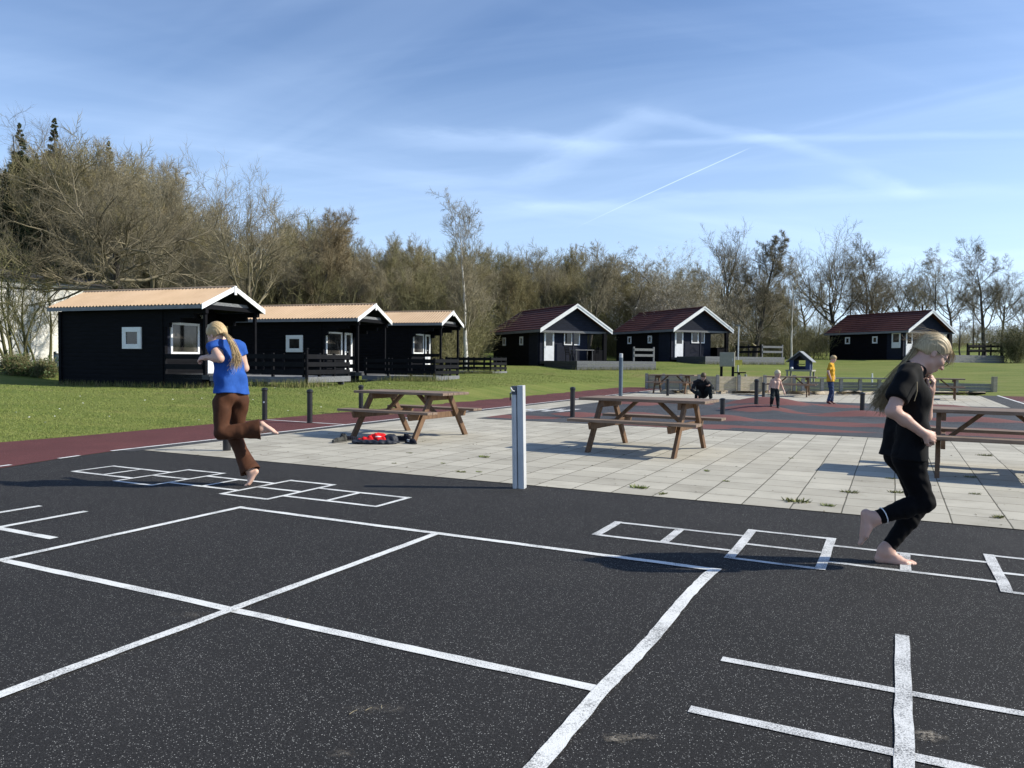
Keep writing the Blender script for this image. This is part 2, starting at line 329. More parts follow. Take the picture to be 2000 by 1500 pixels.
CP = [W2C(*GP(*q)[:2]) for q in ((1399, 1112), (1384, 1122), (1357, 1150), (1329, 1181), (1279, 1244), (1225, 1301), (1173, 1352), (1110, 1428), (1048, 1500))] + [(-.96, .6)]
n_ = len(L.v); tt = np.linspace(0, 1, 60); sp_ = np.array(CP); si = np.concatenate([[0], np.cumsum(np.hypot(*np.diff(sp_, axis=0).T))]); si /= si[-1]; cx_ = np.interp(tt, si, sp_[:, 0]); cy_ = np.interp(tt, si, sp_[:, 1])
for _ in range(6): cx_[1:-1] = .5 * cx_[1:-1] + .25 * (cx_[:-2] + cx_[2:])
for i in range(60):
    for sg in (-1, 1): L.v.append((cx_[i] + sg * (w / 2 + rl.uniform(0, .006)), cy_[i], .003))
L.f += [(n_ + 2 * i, n_ + 2 * i + 1, n_ + 2 * i + 3, n_ + 2 * i + 2) for i in range(59)]; L.ln((-4.86, .8), (-.96, .8), w, .0015)
L.build('court_lines', M_PAINT, .004, 'white four square court lines on the black rubber')
L = Lines(); w = .062
def hopscotch(L, u0, v0, w, wb):
    """singles and doubles along u; rows run along u, bars along v"""
    h = .235; V0 = v0 - h; V1 = v0 + h; D0 = v0 - .43; D1 = v0 + .45
    def seg(a, b, c, d, ww, z=0.): L.ln((u0 + a, b), (u0 + c, d), ww, z)
    seg(0, V1, .97, V1, w); seg(0, V0, .97, V0, w); seg(0, V0 - w / 2, 0, V1 + w / 2, wb, .0015); seg(.49, V0, .49, V1, wb, .0015)
    seg(.97, D0 - w / 2, .97, D1 + w / 2, wb, .0015); seg(1.51, D0 - w / 2, 1.51, D1 + w / 2, wb, .0015); seg(.97, D0, 1.51, D0, w); seg(.97, D1, 1.51, D1, w); seg(.97, v0, 1.51, v0, w)
    seg(1.51, V1, 2.46, V1, w); seg(1.51, V0, 2.46, V0, w); seg(1.97, V0, 1.97, V1, wb, .0015)
    seg(2.46, D0 - w / 2, 2.46, D1 + w / 2, wb, .0015); seg(3.02, D0 - w / 2, 3.02, D1 + w / 2, wb, .0015); seg(2.46, D0, 3.02, D0, w); seg(2.46, D1, 3.02, D1, w); seg(2.46, v0, 3.02, v0, w)
    seg(3.02, V1, 4.06, V1, w); seg(3.02, V0, 4.06, V0, w); seg(3.52, V0, 3.52, V1, wb, .0015); seg(4.06, V0 - w / 2, 4.06, V1 + w / 2, wb, .0015)
hopscotch(L, -7.94, 5.39, .050, .046); L.build('hopscotch_lines', M_PAINT, .004, 'white hopscotch grid under the girl in the blue top')
L = Lines(); hopscotch(L, -1.88, 5.32, .044, .062); L.build('hopscotch_lines', M_PAINT2, .004, 'worn white hopscotch grid under the girl in black')
L = Lines(); L.ln((-.62, 3.2), (1.3, 3.2), .048); L.ln((-.63, 2.68), (1.3, 2.68), .052); L.ln((.06, 3.87), (.05, 1.9), .058, .0015); L.ln((.62, 3.87), (.62, 1.9), .058, .0015)
L.build('grid_lines', M_PAINT2, .004, 'white noughts and crosses grid cut off by the right edge')
L = Lines(); L.ln((-6.33, 3.82), (-6.36, 1.9), .06, .0015); L.ln((-5.79, 3.86), (-5.78, 1.9), .06, .0015); L.ln((-7., 3.18), (-5.12, 3.18), .062); L.ln((-7., 2.62), (-5.12, 2.62), .062)
L.build('grid_lines', M_PAINT, .004, 'white noughts and crosses grid cut off by the left edge')
L = Lines(); L.ln((-9.22, 6.5), (-9.22, 36), .07); L.ln((-11.3, 11.36), (-9.25, 11.30), .06)
for v in (3.9, 4.8, 5.7): L.ln((-8.98 + (5.0 - v) * .12, v), (-9.02 + (5.0 - v) * .14, v + .3), .06)
L.ln((3.68, 24.5), (3.68, 37), .09); L.ln((3.7, 30.2), (8, 30.2), .08)
L.build('path_lines', M_PAINT, .0095, 'white edge line along the red running path')
# ---- humps of poured rubber
HUMPS = []
for px, py, h, rx, ry in ((1477, 791, .15, 1.35, 1.2), (1499, 776, .24, 1.7, 1.3), (1411, 811, .13, 1.15, 1.0), (1688, 803, .12, 1.25, 1.1), (1128, 806, .07, 1.0, .9), (1325, 780, .14, 1.5, 1.2), (1243, 806, .09, 1.1, 1.0), (1840, 791, .14, 1.7, 1.3), (1905, 815, .10, 1.3, 1.1), (1770, 828, .08, 1.1, .9), (1930, 838, .08, 1.2, .9), (1240, 784, .10, 1.2, 1.1), (1620, 790, .06, 1.5, 1.1), (1990, 800, .13, 1.5, 1.2)):
    g = GP(px, py, 1.05 * h); a, b = W2C(g[0], g[1]); HUMPS.append((a, b, h, rx, ry))
def hump_z(u, v):
    u = np.asarray(u, float); v = np.asarray(v, float); z = np.zeros(np.broadcast(u, v).shape)
    for a, b, h, rx, ry in HUMPS:
        d = np.sqrt(((u - a) / rx) ** 2 + ((v - b) / ry) ** 2); z = np.maximum(z, h * (1 - sstep(0, 1, d))) if False else z + 1.05 * h * (1 - sstep(.05, 1., d)) * (1 - z / .45)
    e = np.minimum(np.minimum(sstep(13.95, 14.6, v), 1 - sstep(25.1, 25.65, v)), np.minimum(sstep(-7.9, -7.3, u), 1 - sstep(2.4, 3., u)))
    return .010 + z * e
def make_humps():
    U = np.arange(-7.9, 3.001, .075); Vv = np.arange(13.95, 25.651, .075); gu, gv = np.meshgrid(U, Vv)
    z = hump_z(gu, gv); rd = np.zeros_like(gu)
    rs = np.random.RandomState(5)
    wob = .25 * np.sin(gu * 3.1 + gv * 1.3) + .2 * np.sin(gv * 4.2 - gu * 1.1) + .15 * np.sin(gu * 6.3 + 2)
    for a, b, h, rx, ry in HUMPS:
        d = np.sqrt(((gu - a) / rx) ** 2 + ((gv - b) / ry) ** 2); rd = np.maximum(rd, 1.02 - d * .80 + wob * .14)
    for px, py, rx, ry in ((1590, 826, 1.9, .42), (1520, 838, 1.7, .35), (1690, 834, 1.0, .3), (1660, 815, 1.0, .3), (1450, 850, 1.2, .25), (1300, 832, 1.3, .35), (1010, 815, 1.0, .5), (1380, 845, 1.5, .3), (1960, 853, 1.2, .35), (1560, 808, .8, .2)):
        g = GP(px, py); a, b = W2C(g[0], g[1]); d = np.sqrt(((gu - a) / rx) ** 2 + ((gv - b) / ry) ** 2); rd = np.maximum(rd, 1.0 - d * .5 + wob * .12)
    n, mm = gu.shape; i = np.arange(n * mm).reshape(n, mm)
    me = mesh_np('rubber_humps', np.stack([gu, gv, z], -1), np.stack([i[:-1, :-1], i[:-1, 1:], i[1:, 1:], i[1:, :-1]], -1), smooth=True)
    at = me.attributes.new('red', 'FLOAT', 'POINT'); at.data.foreach_set('value', rd.ravel().astype(np.float32))
    tag(link('terrain_mounds', me, M_MND, rz=ROTC), 'low humps of grey and red poured rubber behind the picnic tables', 'play mounds', kind='structure')
make_humps()
def MZ(x, y):
    u, v = W2C(x, y); return float(hump_z(u, v)) if (-7.9 < u < 3 and 13.95 < v < 25.65) else .006
def GM(px, py):
    """ground point under a pixel on the humps"""
    z = .1
    for _ in range(6): g = GP(px, py, z); z = .5 * z + .5 * MZ(g[0], g[1])
    return np.array([g[0], g[1], MZ(g[0], g[1])])
L = Lines()
g = W2C(*GP(1058, 803)[:2])
for k in range(4): L.ln((g[0] - .5 + k * .33, g[1] - .5 + k * .12), (g[0] - .45 + k * .33, g[1] + .5 + .2 * k), .16)
L.ln((g[0] - .5, g[1]), (g[0] + .6, g[1] + .35), .14, .001)
L.build('mound_marking', M_PAINT2, .0145, 'faded white marking on the left end of the rubber humps')
# ---- grass blades, daisies, dry grass
def blades():
    rs = np.random.RandomState(11); V = []; 
    n = 150000
    u = -11.3 - 8.0 * np.abs(rs.randn(n)) ** 1.1 * .6; v = 3 + 15 * np.abs(rs.randn(n)) ** 1.25; v = np.minimum(v, 60)
    edge = -11.42 - .5 * sstep(14, 19, v) * 1.6 - .6 * sstep(19, 23, v)
    edge = np.where(v < 7.5, -11.42 - .04 * (7.5 - v) ** 2, edge); keep = u < edge + rs.rand(n) * .07; u = u[keep]; v = v[keep]
    x = u * CU[0] + v * CV[0]; y = u * CU[1] + v * CV[1]; n = len(u)
    z = terrain(x, y) - .014 * (1 - sstep(12.0, 14.5, -u)) * (1 - sstep(36.5, 38, v))
    d = np.hypot(x, y); h = (.010 + .014 * rs.rand(n) ** 2) * (1 + .02 * d); w = .0032 * (.6 + d / 14)
    a = rs.rand(n) * 6.283; t = rs.rand(n) * 6.283; ln = h * (.3 + .7 * rs.rand(n))
    P = np.stack([x, y, z], -1); A = np.stack([np.cos(a) * w, np.sin(a) * w, 0 * a], -1); T = np.stack([np.cos(t) * ln, np.sin(t) * ln, h], -1)
    Vv = np.stack([P - A, P + A, P + T], 1).reshape(-1, 3); Tt = np.arange(3 * n).reshape(-1, 3)
    return mesh_np('grass', Vv, None, Tt)
def grass_mat(name, a, b_, c_):
    m, nt, b = new_mat(name); gi = node(nt, 'ShaderNodeNewGeometry')
    c = ramp(nt, gi.outputs['Random Per Island'], [(.0, a), (.55, b_), (1., c_)])
    nt.links.new(c, b.inputs['Base Color']); b.inputs['Roughness'].default_value = .7; b.inputs['Specular IOR Level'].default_value = .25
    return m
M_BLADE = grass_mat('grass_blades', (.135, .175, .038), (.175, .212, .050), (.24, .25, .085))
M_TALL = grass_mat('tall_grass', (.07, .10, .02), (.14, .15, .04), (.30, .25, .13))
tag(link('grass', blades(), M_BLADE), 'short mown grass blades covering the lawn beside the red path', 'grass', kind='stuff')
def tuft_mesh(name, spots, hmin, hmax, n, spread, w=.006, seed=3):
    rs = np.random.RandomState(seed); Vs = []
    for x, y, k in spots:
        m = int(n * k); a = rs.rand(m) * 6.283; r = spread * k * rs.rand(m) ** .7; px = x + np.cos(a) * r * 1.6; py = y + np.sin(a) * r
        h = (hmin + (hmax - hmin) * rs.rand(m)) * (.6 + .4 * k); P = np.stack([px, py, terrain(px, py) - .02], -1)
        b = rs.rand(m) * 6.283; A = np.stack([np.cos(b) * w, np.sin(b) * w, 0 * b], -1); t = rs.rand(m) * 6.283; ln = h * .45 * rs.rand(m)
        T = np.stack([np.cos(t) * ln, np.sin(t) * ln, h], -1); Vs.append(np.stack([P - A, P + A, P + T], 1).reshape(-1, 3))
    V = np.concatenate(Vs); return mesh_np(name, V, None, np.arange(len(V)).reshape(-1, 3))
def daisies():
    rs = np.random.RandomState(8); n = 90; u = -11.8 - 5 * rs.rand(n); v = 6 + 14 * rs.rand(n)
    x = u * CU[0] + v * CV[0]; y = u * CU[1] + v * CV[1]; V = []; Fc = []
    for i in range(n):
        z = TZ(x[i], y[i]) + .045; k = len(V); r = .010 + .010 * rs.rand()
        V += [(x[i] + r * math.cos(t), y[i] + r * math.sin(t), z + .3 * r * math.cos(t + i)) for t in np.arange(6) * 1.047]; Fc.append(tuple(range(k, k + 6)))
    me = bpy.data.meshes.new('daisies'); me.from_pydata(V, [], Fc); return me
tag(link('daisies', daisies(), plain('petal', (.75, .75, .7), bmp=0)), 'small white daisies dotted over the lawn', 'daisies', kind='stuff')
# ================================================================== BUILDINGS
M_LOG = plain('black_stained_logs', (.0038, .0040, .0062), .8, .5, 3., (1, 1, 8), .25, 30., spec=.12)
M_LOGB = plain('blue_black_boards', (.013, .016, .028), .75, .35, 3., (1, 1, 8), .25, 30., spec=.15)
M_WHITE = plain('white_paint', (.74, .75, .76), .5, .08, 4., bmp=.06)
M_GREYB = plain('grey_fascia', (.17, .18, .20), .55, .2, 4., (1, 4, 4))
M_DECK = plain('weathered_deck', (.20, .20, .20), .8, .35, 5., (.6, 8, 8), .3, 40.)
M_DECKD = plain('dark_and_shaded_boards', (.045, .047, .052), .75, .4, 5., (.6, 8, 8), .3, 40.)  # dark boards, and the terrace side skirts toned down as shaded
M_SKIRT = plain('grey_skirt_boards', (.14, .145, .155), .8, .4, 4., (.8, 3, 10), .3, 30.)
M_RAILB = plain('black_rail', (.005, .0053, .0075), .75, .4, 5., spec=.15)
M_STEEL = plain('galvanised', (.52, .53, .54), .5, .12, 9., (1, 1, .5), .05, 60., metal=.25)
M_CONC = plain('plinth_concrete', (.10, .10, .10), .9, .3, 6.)
def glass_mat():
    m, nt, b = new_mat('dark_window_glass'); v = coords(nt)
    nt.links.new(ramp(nt, noise(nt, v, 2.3, 2., .5, .6), [(.35, (.012, .012, .012)), (.62, (.05, .045, .04)), (.75, (.12, .11, .10))]), b.inputs['Base Color'])  # paler blotches in the opaque pane colour stand in for reflections
    b.inputs['Roughness'].default_value = .06; b.inputs['Specular IOR Level'].default_value = .6; return m
M_GLASS = glass_mat()
def tin_mat():
    m, nt, b = new_mat('tan_roof_sheet'); v = coords(nt)
    c = ramp(nt, noise(nt, v, 1.3, 5., .6), [(.3, (.43, .30, .185)), (.7, (.50, .355, .23))])
    c = mixc(nt, maprange(nt, noise(nt, coords(nt, (6, 1, 1)), 3., 4., .6), .55, .8, 0., .35), c, (.34, .22, .145))
    nt.links.new(c, b.inputs['Base Color']); b.inputs['Roughness'].default_value = .6; return m
M_TAN = tin_mat()
def tile_mat():
    m, nt, b = new_mat('dark_red_tiles'); v = coords(nt)
    c = ramp(nt, noise(nt, v, 2.1, 5., .65), [(.3, (.072, .024, .019)), (.7, (.120, .042, .034))])
    c = mixc(nt, maprange(nt, noise(nt, v, 7., 3., .6), .58, .75, 0., .4), c, (.05, .035, .03))
    nt.links.new(c, b.inputs['Base Color']); b.inputs['Roughness'].default_value = .7; b.inputs['Specular IOR Level'].default_value = .2; return m
M_TILE = tile_mat()
def courses(mb, p0, p1, z0, z1, th, h=.135):
    """a wall of stacked logs from p0 to p1 (x,y), th thick"""
    n = max(1, round((z1 - z0) / h)); h = (z1 - z0) / n
    d = Vector((p1[0] - p0[0], p1[1] - p0[1], 0)).normalized(); s = Vector((-d.y, d.x, 0)) * th / 2
    for k in range(n):
        a = z0 + k * h; pr = [(-1, 0), (-1.12, .25), (-1.12, .75), (-1, 1), (1, 1), (1.12, .75), (1.12, .25), (1, 0)]
        P = Vector((p0[0], p0[1], 0)); Q = Vector((p1[0], p1[1], 0))
        A = [P + s * x + Vector((0, 0, a + y * h)) for x, y in pr]; B = [Q + s * x + Vector((0, 0, a + y * h)) for x, y in pr]
        mb.add(A + B, [tuple(reversed(range(8))), tuple(range(8, 16))] + [(i, (i + 1) % 8, 8 + (i + 1) % 8, 8 + i) for i in range(8)])
def window(parent, p, ex, n, w, h, fw, name='window', mull=False, parts=True):
    """framed window; p lower-left corner on the wall face, ex along, n outward"""
    ex = Vector(ex); n = Vector(n); p = Vector(p); ez = Vector((0, 0, 1))
    f = MB()
    f.prism([(0, 0), (w, 0), (w, fw), (0, fw)], p, ex, ez, n, .05); f.prism([(0, h - fw), (w, h - fw), (w, h), (0, h)], p, ex, ez, n, .05)
    f.prism([(0, fw), (fw, fw), (fw, h - fw), (0, h - fw)], p, ex, ez, n, .05); f.prism([(w - fw, fw), (w, fw), (w, h - fw), (w - fw, h - fw)], p, ex, ez, n, .05)
    if mull: f.prism([(w / 2 - fw * .7, fw), (w / 2 + fw * .7, fw), (w / 2 + fw * .7, h - fw), (w / 2 - fw * .7, h - fw)], p, ex, ez, n, .05)
    o = f.build(name, M_WHITE, parent, bevel=.004)
    g = MB(); g.prism([(fw - .005, fw - .005), (w - fw + .005, fw - .005), (w - fw + .005, h - fw + .005), (fw - .005, h - fw + .005)], p + n * .008, ex, ez, n, .012)
    g.build('pane', M_GLASS, o); return o
def door(parent, p, ex, n, w, h, glaz=.5):
    ex = Vector(ex); n = Vector(n); p = Vector(p); ez = Vector((0, 0, 1)); f = MB(); fw = .09; z = h * (1 - glaz)
    f.prism([(0, 0), (w, 0), (w, z), (0, z)], p, ex, ez, n, .05); f.prism([(0, h - fw), (w, h - fw), (w, h), (0, h)], p, ex, ez, n, .05)
    f.prism([(0, z), (fw * 1.3, z), (fw * 1.3, h - fw), (0, h - fw)], p, ex, ez, n, .05); f.prism([(w - fw * 1.3, z), (w, z), (w, h - fw), (w - fw * 1.3, h - fw)], p, ex, ez, n, .05)
    o = f.build('door', M_WHITE, parent, bevel=.004)
    g = MB(); g.prism([(fw, z - .01), (w - fw, z - .01), (w - fw, h - fw + .01), (fw, h - fw + .01)], p + n * .01, ex, ez, n, .012); g.build('pane', M_GLASS, o)
    k = MB(); q = p + ex * (.07) + ez * (h * .5) + n * .05; k.bar(q, q + n * .05, .02, .02, ez); k.bar(q + n * .05 - ex * .02, q + n * .05 + ex * .12, .02, .02, ez); k.build('handle', M_STEEL, o)
    return o
def tan_cabin(pose, label, lamp=True, side_window=True):
    x, y, zb, hd = pose; L, Wd, hE, rise = 6.42, 2.78, 2.45, .62
    r = empty('black_cabin', (x, y, zb), hd, label, 'cabin', 'black cabins with tan roofs')
    n0, n1, aS, aB = .32, 2.62, -1.82, -L + .28; ang = math.atan2(rise, Wd / 2)
    zt = hE - .10
    def ridge(b): return hE + rise * (1 - abs(b - Wd / 2) / (Wd / 2)) - .12
    m = MB(); courses(m, (aB - .12, n0), (aS + .12, n0), -.35, zt, .10); courses(m, (aB - .12, n1), (aS + .12, n1), -.35, zt, .10)
    courses(m, (aB, n0 - .1), (aB, n1 + .1), -.28, zt, .10); courses(m, (aS, n0 - .08), (aS, n1 + .1), -.28, zt, .10)
    for a in (aB, aS): m.prism([(n0, zt), (n1, zt), (Wd / 2, ridge(Wd / 2))], (a - .05, 0, 0), (0, 1, 0), (0, 0, 1), (1, 0, 0), .1)
    m.build('wall', M_LOG, r)
    # stepped log ends carrying the porch roof
    m = MB()
    for b in (n0, n1):
        for k, q in enumerate((.30, .75, 1.25, 1.72)): m.box(aS + .05, aS + q, b - .06, b + .06, zt - .54 + k * .135 + .003, zt - .54 + (k + 1) * .135)
    m.box(-.26, -.16, n0 - .25, n1 + .25, zt + .01, zt + .14); m.build('porch_beam', M_LOG, r)
    # roof: corrugated sheets on two slopes
    V = []; Q = []; per = .142; cols = int(L / per) * 6; xs = np.linspace(-L, 0, cols + 1); hz = .022 * np.sin(xs * 2 * math.pi / per)
    for sgn in (0, 1):
        k = len(V) // (1)
        for i in range(cols + 1):
            for t in (0., 1.):
                b = (Wd / 2) * t if sgn == 0 else Wd - (Wd / 2) * t
                V.append((xs[i], b, hE + rise * t + hz[i] + .03))
        for i in range(cols): j = k + 2 * i; Q.append((j, j + 2, j + 3, j + 1))
    o = link('roof', mesh_np('roof', V, Q), M_TAN, r); s = o.modifiers.new('thick', 'SOLIDIFY'); s.thickness = .012
    u = MB(); u.prism([(0.02, hE - .035), (Wd / 2, hE + rise - .035), (Wd - .02, hE - .035), (Wd - .02, hE - .06), (Wd / 2, hE + rise - .06), (.02, hE - .06)], (-L + .03, 0, 0), (0, 1, 0), (0, 0, 1), (1, 0, 0), L - .06)
    u.build('soffit', M_LOG, o)
    f = MB(); f.box(-L + .02, -.04, -.018, .018, hE - .105, hE + .005); f.box(-L + .02, -.04, Wd - .018, Wd + .018, hE - .105, hE + .005); f.build('fascia', M_GREYB, r)
    rc = MB(); rc.tube([(-L - .01, Wd / 2, hE + rise + .03), (.01, Wd / 2, hE + rise + .03)], .045, 8); rc.build('ridge_cap', M_TAN, o)
    for sgn in (0, 1):
        b0 = -.02 if sgn == 0 else Wd + .02; m = MB()
        m.prism([(b0, hE - .13), (Wd / 2, hE + rise - .10), (Wd / 2, hE + rise + .05), (b0, hE + .03)], (.004 * sgn, 0, 0), (0, 1, 0), (0, 0, 1), (1, 0, 0), .032); m.build('bargeboard', M_WHITE, r)
    m = MB(); m.prism([(Wd / 2 - .05, hE + rise - .22), (Wd / 2 + .05, hE + rise - .22), (Wd / 2 + .05, hE + rise + .06), (Wd / 2 - .05, hE + rise + .06)], (.034, 0, 0), (0, 1, 0), (0, 0, 1), (1, 0, 0), .02); m.build('gable_batten', M_WHITE, r)
    m = MB(); m.prism([(.5, hE + .02), (Wd - .5, hE + .02), (Wd - .6, hE + .14), (.6, hE + .14)], (-.22, 0, 0), (0, 1, 0), (0, 0, 1), (1, 0, 0), .03); m.build('tie_board', M_SKIRT, r)
    for b in (n0 + .03, n1 - .05):
        m = MB(); m.box(-.25, -.16, b - .045, b + .045, -.25, zt + .01); m.build('post', M_LOG, r)
    # windows and door
    if side_window: window(r, (-3.40, n0 - .062, 1.14), (1, 0, 0), (0, -1, 0), .78, .68, .15)
    window(r, (aS + .062, .52, .98), (0, 1, 0), (1, 0, 0), 1.2, 1.0, .075)
    door(r, (aS + .062, 1.93, .36), (0, 1, 0), (1, 0, 0), .60, 1.62, .62)
    for b0, b1 in ((.40, .50), (1.74, 1.80)): m = MB(); m.box(aS + .055, aS + .085, b0, b1, .92, 2.02); m.build('shutter_board', M_LOGB, r)
    # porch floor and its side rail with two gaps
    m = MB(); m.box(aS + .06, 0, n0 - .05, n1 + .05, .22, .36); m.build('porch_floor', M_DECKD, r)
    m = MB()
    for z0, z1 in ((-.25, .37), (.52, .68), (.84, .99)): m.box(aS + .13, -.26, n0 - .05, n0 - .01, z0, z1)
    m.box(aS + .075, aS + .128, n0 - .055, n0 + .03, -.25, 1.0); m.build('side_rail', M_RAILB, r)
    if lamp:
        m = MB(); m.tube([(aS + .06, 1.82, 2.25), (aS + .14, 1.82, 2.25), (aS + .14, 1.82, 2.16)], [.03, .03, .05], 8); m.build('wall_lamp', M_STEEL, r)
    return r
A1 = (-9.21, 22.444, .372, -.363); A2 = (-5.985, 29.244, .365, -.322); A3 = (-3.361, 35.981, .54, -.31)
tan_cabin(A1, 'nearest black log cabin with tan corrugated roof, behind the girl in blue')
tan_cabin(A2, 'black log cabin with tan roof standing between two similar black cabins')
tan_cabin(A3, 'smallest looking tan roofed black cabin, right beside the white birch', side_window=False)
def tan_terrace(pose, label, a0, a1, b1, zf, gaps, post):
    x, y, zb, hd = pose; r = empty('wooden_terrace', (x, y, zb), hd, label, 'terrace', 'terraces in front of the black cabins')
    n0 = .30; m = MB(); nb = 9
    for k in range(nb): m.box(a0 + .02, a1, n0 + (b1 - n0) * k / nb + .004, n0 + (b1 - n0) * (k + 1) / nb - .004, zf - .035, zf)
    m.build('deck', M_DECK, r)
    m = MB(); m.box(a0 + .02, a1 + .01, n0 - .04, n0 - .002, zf - .16, zf + .006); m.box(a1 + .002, a1 + .04, n0 - .04, b1, zf - .16, zf + .006); m.build('edge_board', M_SKIRT, r)
    for a in (a0 + .3, (a0 + a1) / 2, a1 - .25):
        for b in (n0 + .1, b1 - .1): m = MB(); m.box(a - .07, a + .07, b - .07, b + .07, -.5, zf - .04); m.build('footing', M_CONC, r)
    posts = []; n = max(2, int(round((a1 - a0 - gaps) / 1.05)) + 1)
    for k in range(n): posts.append((a0 + gaps + (a1 - .05 - a0 - gaps) * k / (n - 1), n0 + .03))
    for k in range(1, 4): posts.append((a1 - .05, n0 + .03 + (b1 - n0 - .06) * k / 3))
    for k in range(4): posts.append((a0 + .1 + (a1 - .15 - a0) * k / 4, b1 - .03))
    for a, b in posts:
        m = MB(); m.box(a - .035, a + .035, b - .035, b + .035, zf + .002, zf + .70); m.build('rail_post', M_RAILB, r)
    m = MB()
    for k in range(3):
        z0 = zf + .08 + k * .225; m.box(a0 + gaps - .05, a1, n0 - .03, n0 - .007, z0, z0 + .13); m.box(a1 - .012, a1 + .012, n0 - .005, b1 + .005, z0, z0 + .13); m.box(a0 + .1, a1 - .02, b1 + .007, b1 + .03, z0, z0 + .13)
    m.build('rail', M_RAILB, r)
    if post:
        m = MB(); m.box(a1 + .045, a1 + .10, n0 - .04, n0 + .03, -.1, zf + .80); m.box(a1 + .03, a1 + .115, n0 - .055, n0 + .045, zf + .80, zf + .84); m.build('corner_post', M_LOG, r)
    m = MB(); m.box(a0 + .35, a0 + .95, n0 - .36, n0 - .06, -.35, zf - .17); m.build('step', M_DECKD, r)
tan_terrace(A1, 'dark terrace with black rails beside the nearest black cabin', .02, 3.42, 2.6, .34, 1.2, True)
tan_terrace(A2, 'dark terrace with black rails beside the middle tan roofed cabin', .02, 3.15, 2.6, .24, .15, False)
tan_terrace(A3, 'dark terrace with black rails left of the first red roofed cabin', .02, 2.4, 2.6, .16, .1, False)
def red_cabin(pose, label, rim):
    x, y, zb, hd = pose; L, Wd, hE, rise = 8.75, 5.4, 2.33, 1.66
    r = empty('red_roofed_cabin', (x, y, zb), hd, label, 'cabin', 'cabins with dark red roofs')
    n0, n1, aB, aF, bc, aR = .30, 5.1, -L + .35, -.85, 3.95, -3.0; zt = hE - .07
    sl = rise / (Wd / 2)
    def under(b): return hE + rise - abs(b - Wd / 2) * sl - .14
    m = MB()
    for p, q in (((aB, n0), (aF, n0)), ((aB, n0), (aB, n1)), ((aB, n1), (aR, n1)), ((aF, n0 + .06), (aF, bc)), ((aR, bc), (aR, n1))):
        courses(m, p, q, -.5, zt, .09, .16)
    m.prism([(n0, zt), (n1, zt), (Wd / 2, under(Wd / 2))], (aB - .045, 0, 0), (0, 1, 0), (0, 0, 1), (1, 0, 0), .09); m.build('wall', M_LOG, r)
    m = MB(); courses(m, (aF + .055, n0 + .02), (aF + .055, bc), -.1, zt - .05, .03, .12); courses(m, (aR, bc + .03), (aF, bc + .03), -.1, zt, .05, .12); courses(m, (-2.25, n0 - .062), (aF, n0 - .062), -.1, zt - .05, .03, .12)
    m.build('front_boarding', M_LOGB, r)
    g = MB(); k = 9
    for i in range(k):
        z0 = hE - .02 + i * (rise - .2) / k; z1 = z0 + (rise - .2) / k - .006; w0 = (hE + rise - .14 - z0) / sl; w1 = (hE + rise - .14 - z1) / sl
        g.prism([(Wd / 2 - w0, z0), (Wd / 2 + w0, z0), (Wd / 2 + w1, z1), (Wd / 2 - w1, z1)], (-.42, 0, 0), (0, 1, 0), (0, 0, 1), (1, 0, 0), .03)
    g.build('gable_boarding', M_LOGB, r)
    m = MB(); m.box(-.46, -.36, n0 - .1, n1 + .1, hE - .17, hE - .025); m.build('tie_beam', M_SKIRT, r)
    # tiled roof in overlapping courses
    m = MB(); nr = 9; th = math.hypot(Wd / 2, rise)
    for s in (0, 1):
        for i in range(nr):
            t0, t1 = i / nr, (i + 1) / nr; lip = .045
            def pt(t, up): 
                b = (Wd / 2) * t; b = b if s == 0 else Wd - b; return (b, hE + rise * t + up)
            P = [pt(t0, lip + .03), pt(t1, .03), pt(t1, -.02), pt(t0, -.02)]
            m.prism(P if s == 0 else P[::-1], (-L, 0, 0), (0, 1, 0), (0, 0, 1), (1, 0, 0), L)
    ro = m.build('roof', M_TILE, r)
    rr = MB(); rr.tube([(-L - .02, Wd / 2, hE + rise + .03), (.02, Wd / 2, hE + rise + .03)], .09, 8); rr.build('ridge_cap', M_TILE, ro)
    f = MB(); f.box(-L, -.03, -.05, -.012, hE - .16, hE + .02); f.box(-L, -.03, Wd + .012, Wd + .05, hE - .16, hE + .02); f.build('fascia', rim, r)
    for s in (0, 1):
        m = MB(); b0 = -.06 if s == 0 else Wd + .06
        m.prism([(b0, hE - .20), (Wd / 2, hE + rise - .16), (Wd / 2, hE + rise + .12), (b0, hE + .08)], (.003 * s, 0, 0), (0, 1, 0), (0, 0, 1), (1, 0, 0), .03)
        m.prism([(b0, hE - .02), (Wd / 2, hE + rise + .02), (Wd / 2, hE + rise + .13), (b0, hE + .09)], (.034 + .003 * s, 0, 0), (0, 1, 0), (0, 0, 1), (1, 0, 0), .03); m.build('bargeboard', M_WHITE, r)
    for s in (0, 1):
        m = MB(); b0 = -.05 if s == 0 else Wd + .05; m.prism([(b0, hE - .12), (Wd / 2, hE + rise - .10), (Wd / 2, hE + rise + .06), (b0, hE + .04)], (-L - .035, 0, 0), (0, 1, 0), (0, 0, 1), (1, 0, 0), .03); m.build('bargeboard', M_SKIRT, r)
    for a in (-6.62, -3.72): window(r, (a, n0 - .052, 1.36), (1, 0, 0), (0, -1, 0), .52, .60, .11)
    window(r, (aF + .075, 2.12, 1.36), (0, 1, 0), (1, 0, 0), 1.22, .88, .075, mull=True)
    door(r, (aF + .075, .62, .28), (0, 1, 0), (1, 0, 0), .74, 1.95, .48)
    for b in (2.55, 4.95):
        m = MB(); w = .05 if b < 3 else .12; m.box(-.30, -.30 + 2 * w, b - w, b + w, .27, hE - .16); m.build('post', M_LOGB if b < 3 else M_LOG, r)
    m = MB(); m.box(aR, -.1, n1 - .06, n1, .27, 1.08); m.box(-.16, -.10, bc + .1, n1 - .06, .27, 1.05); m.build('parapet', M_LOG, r)
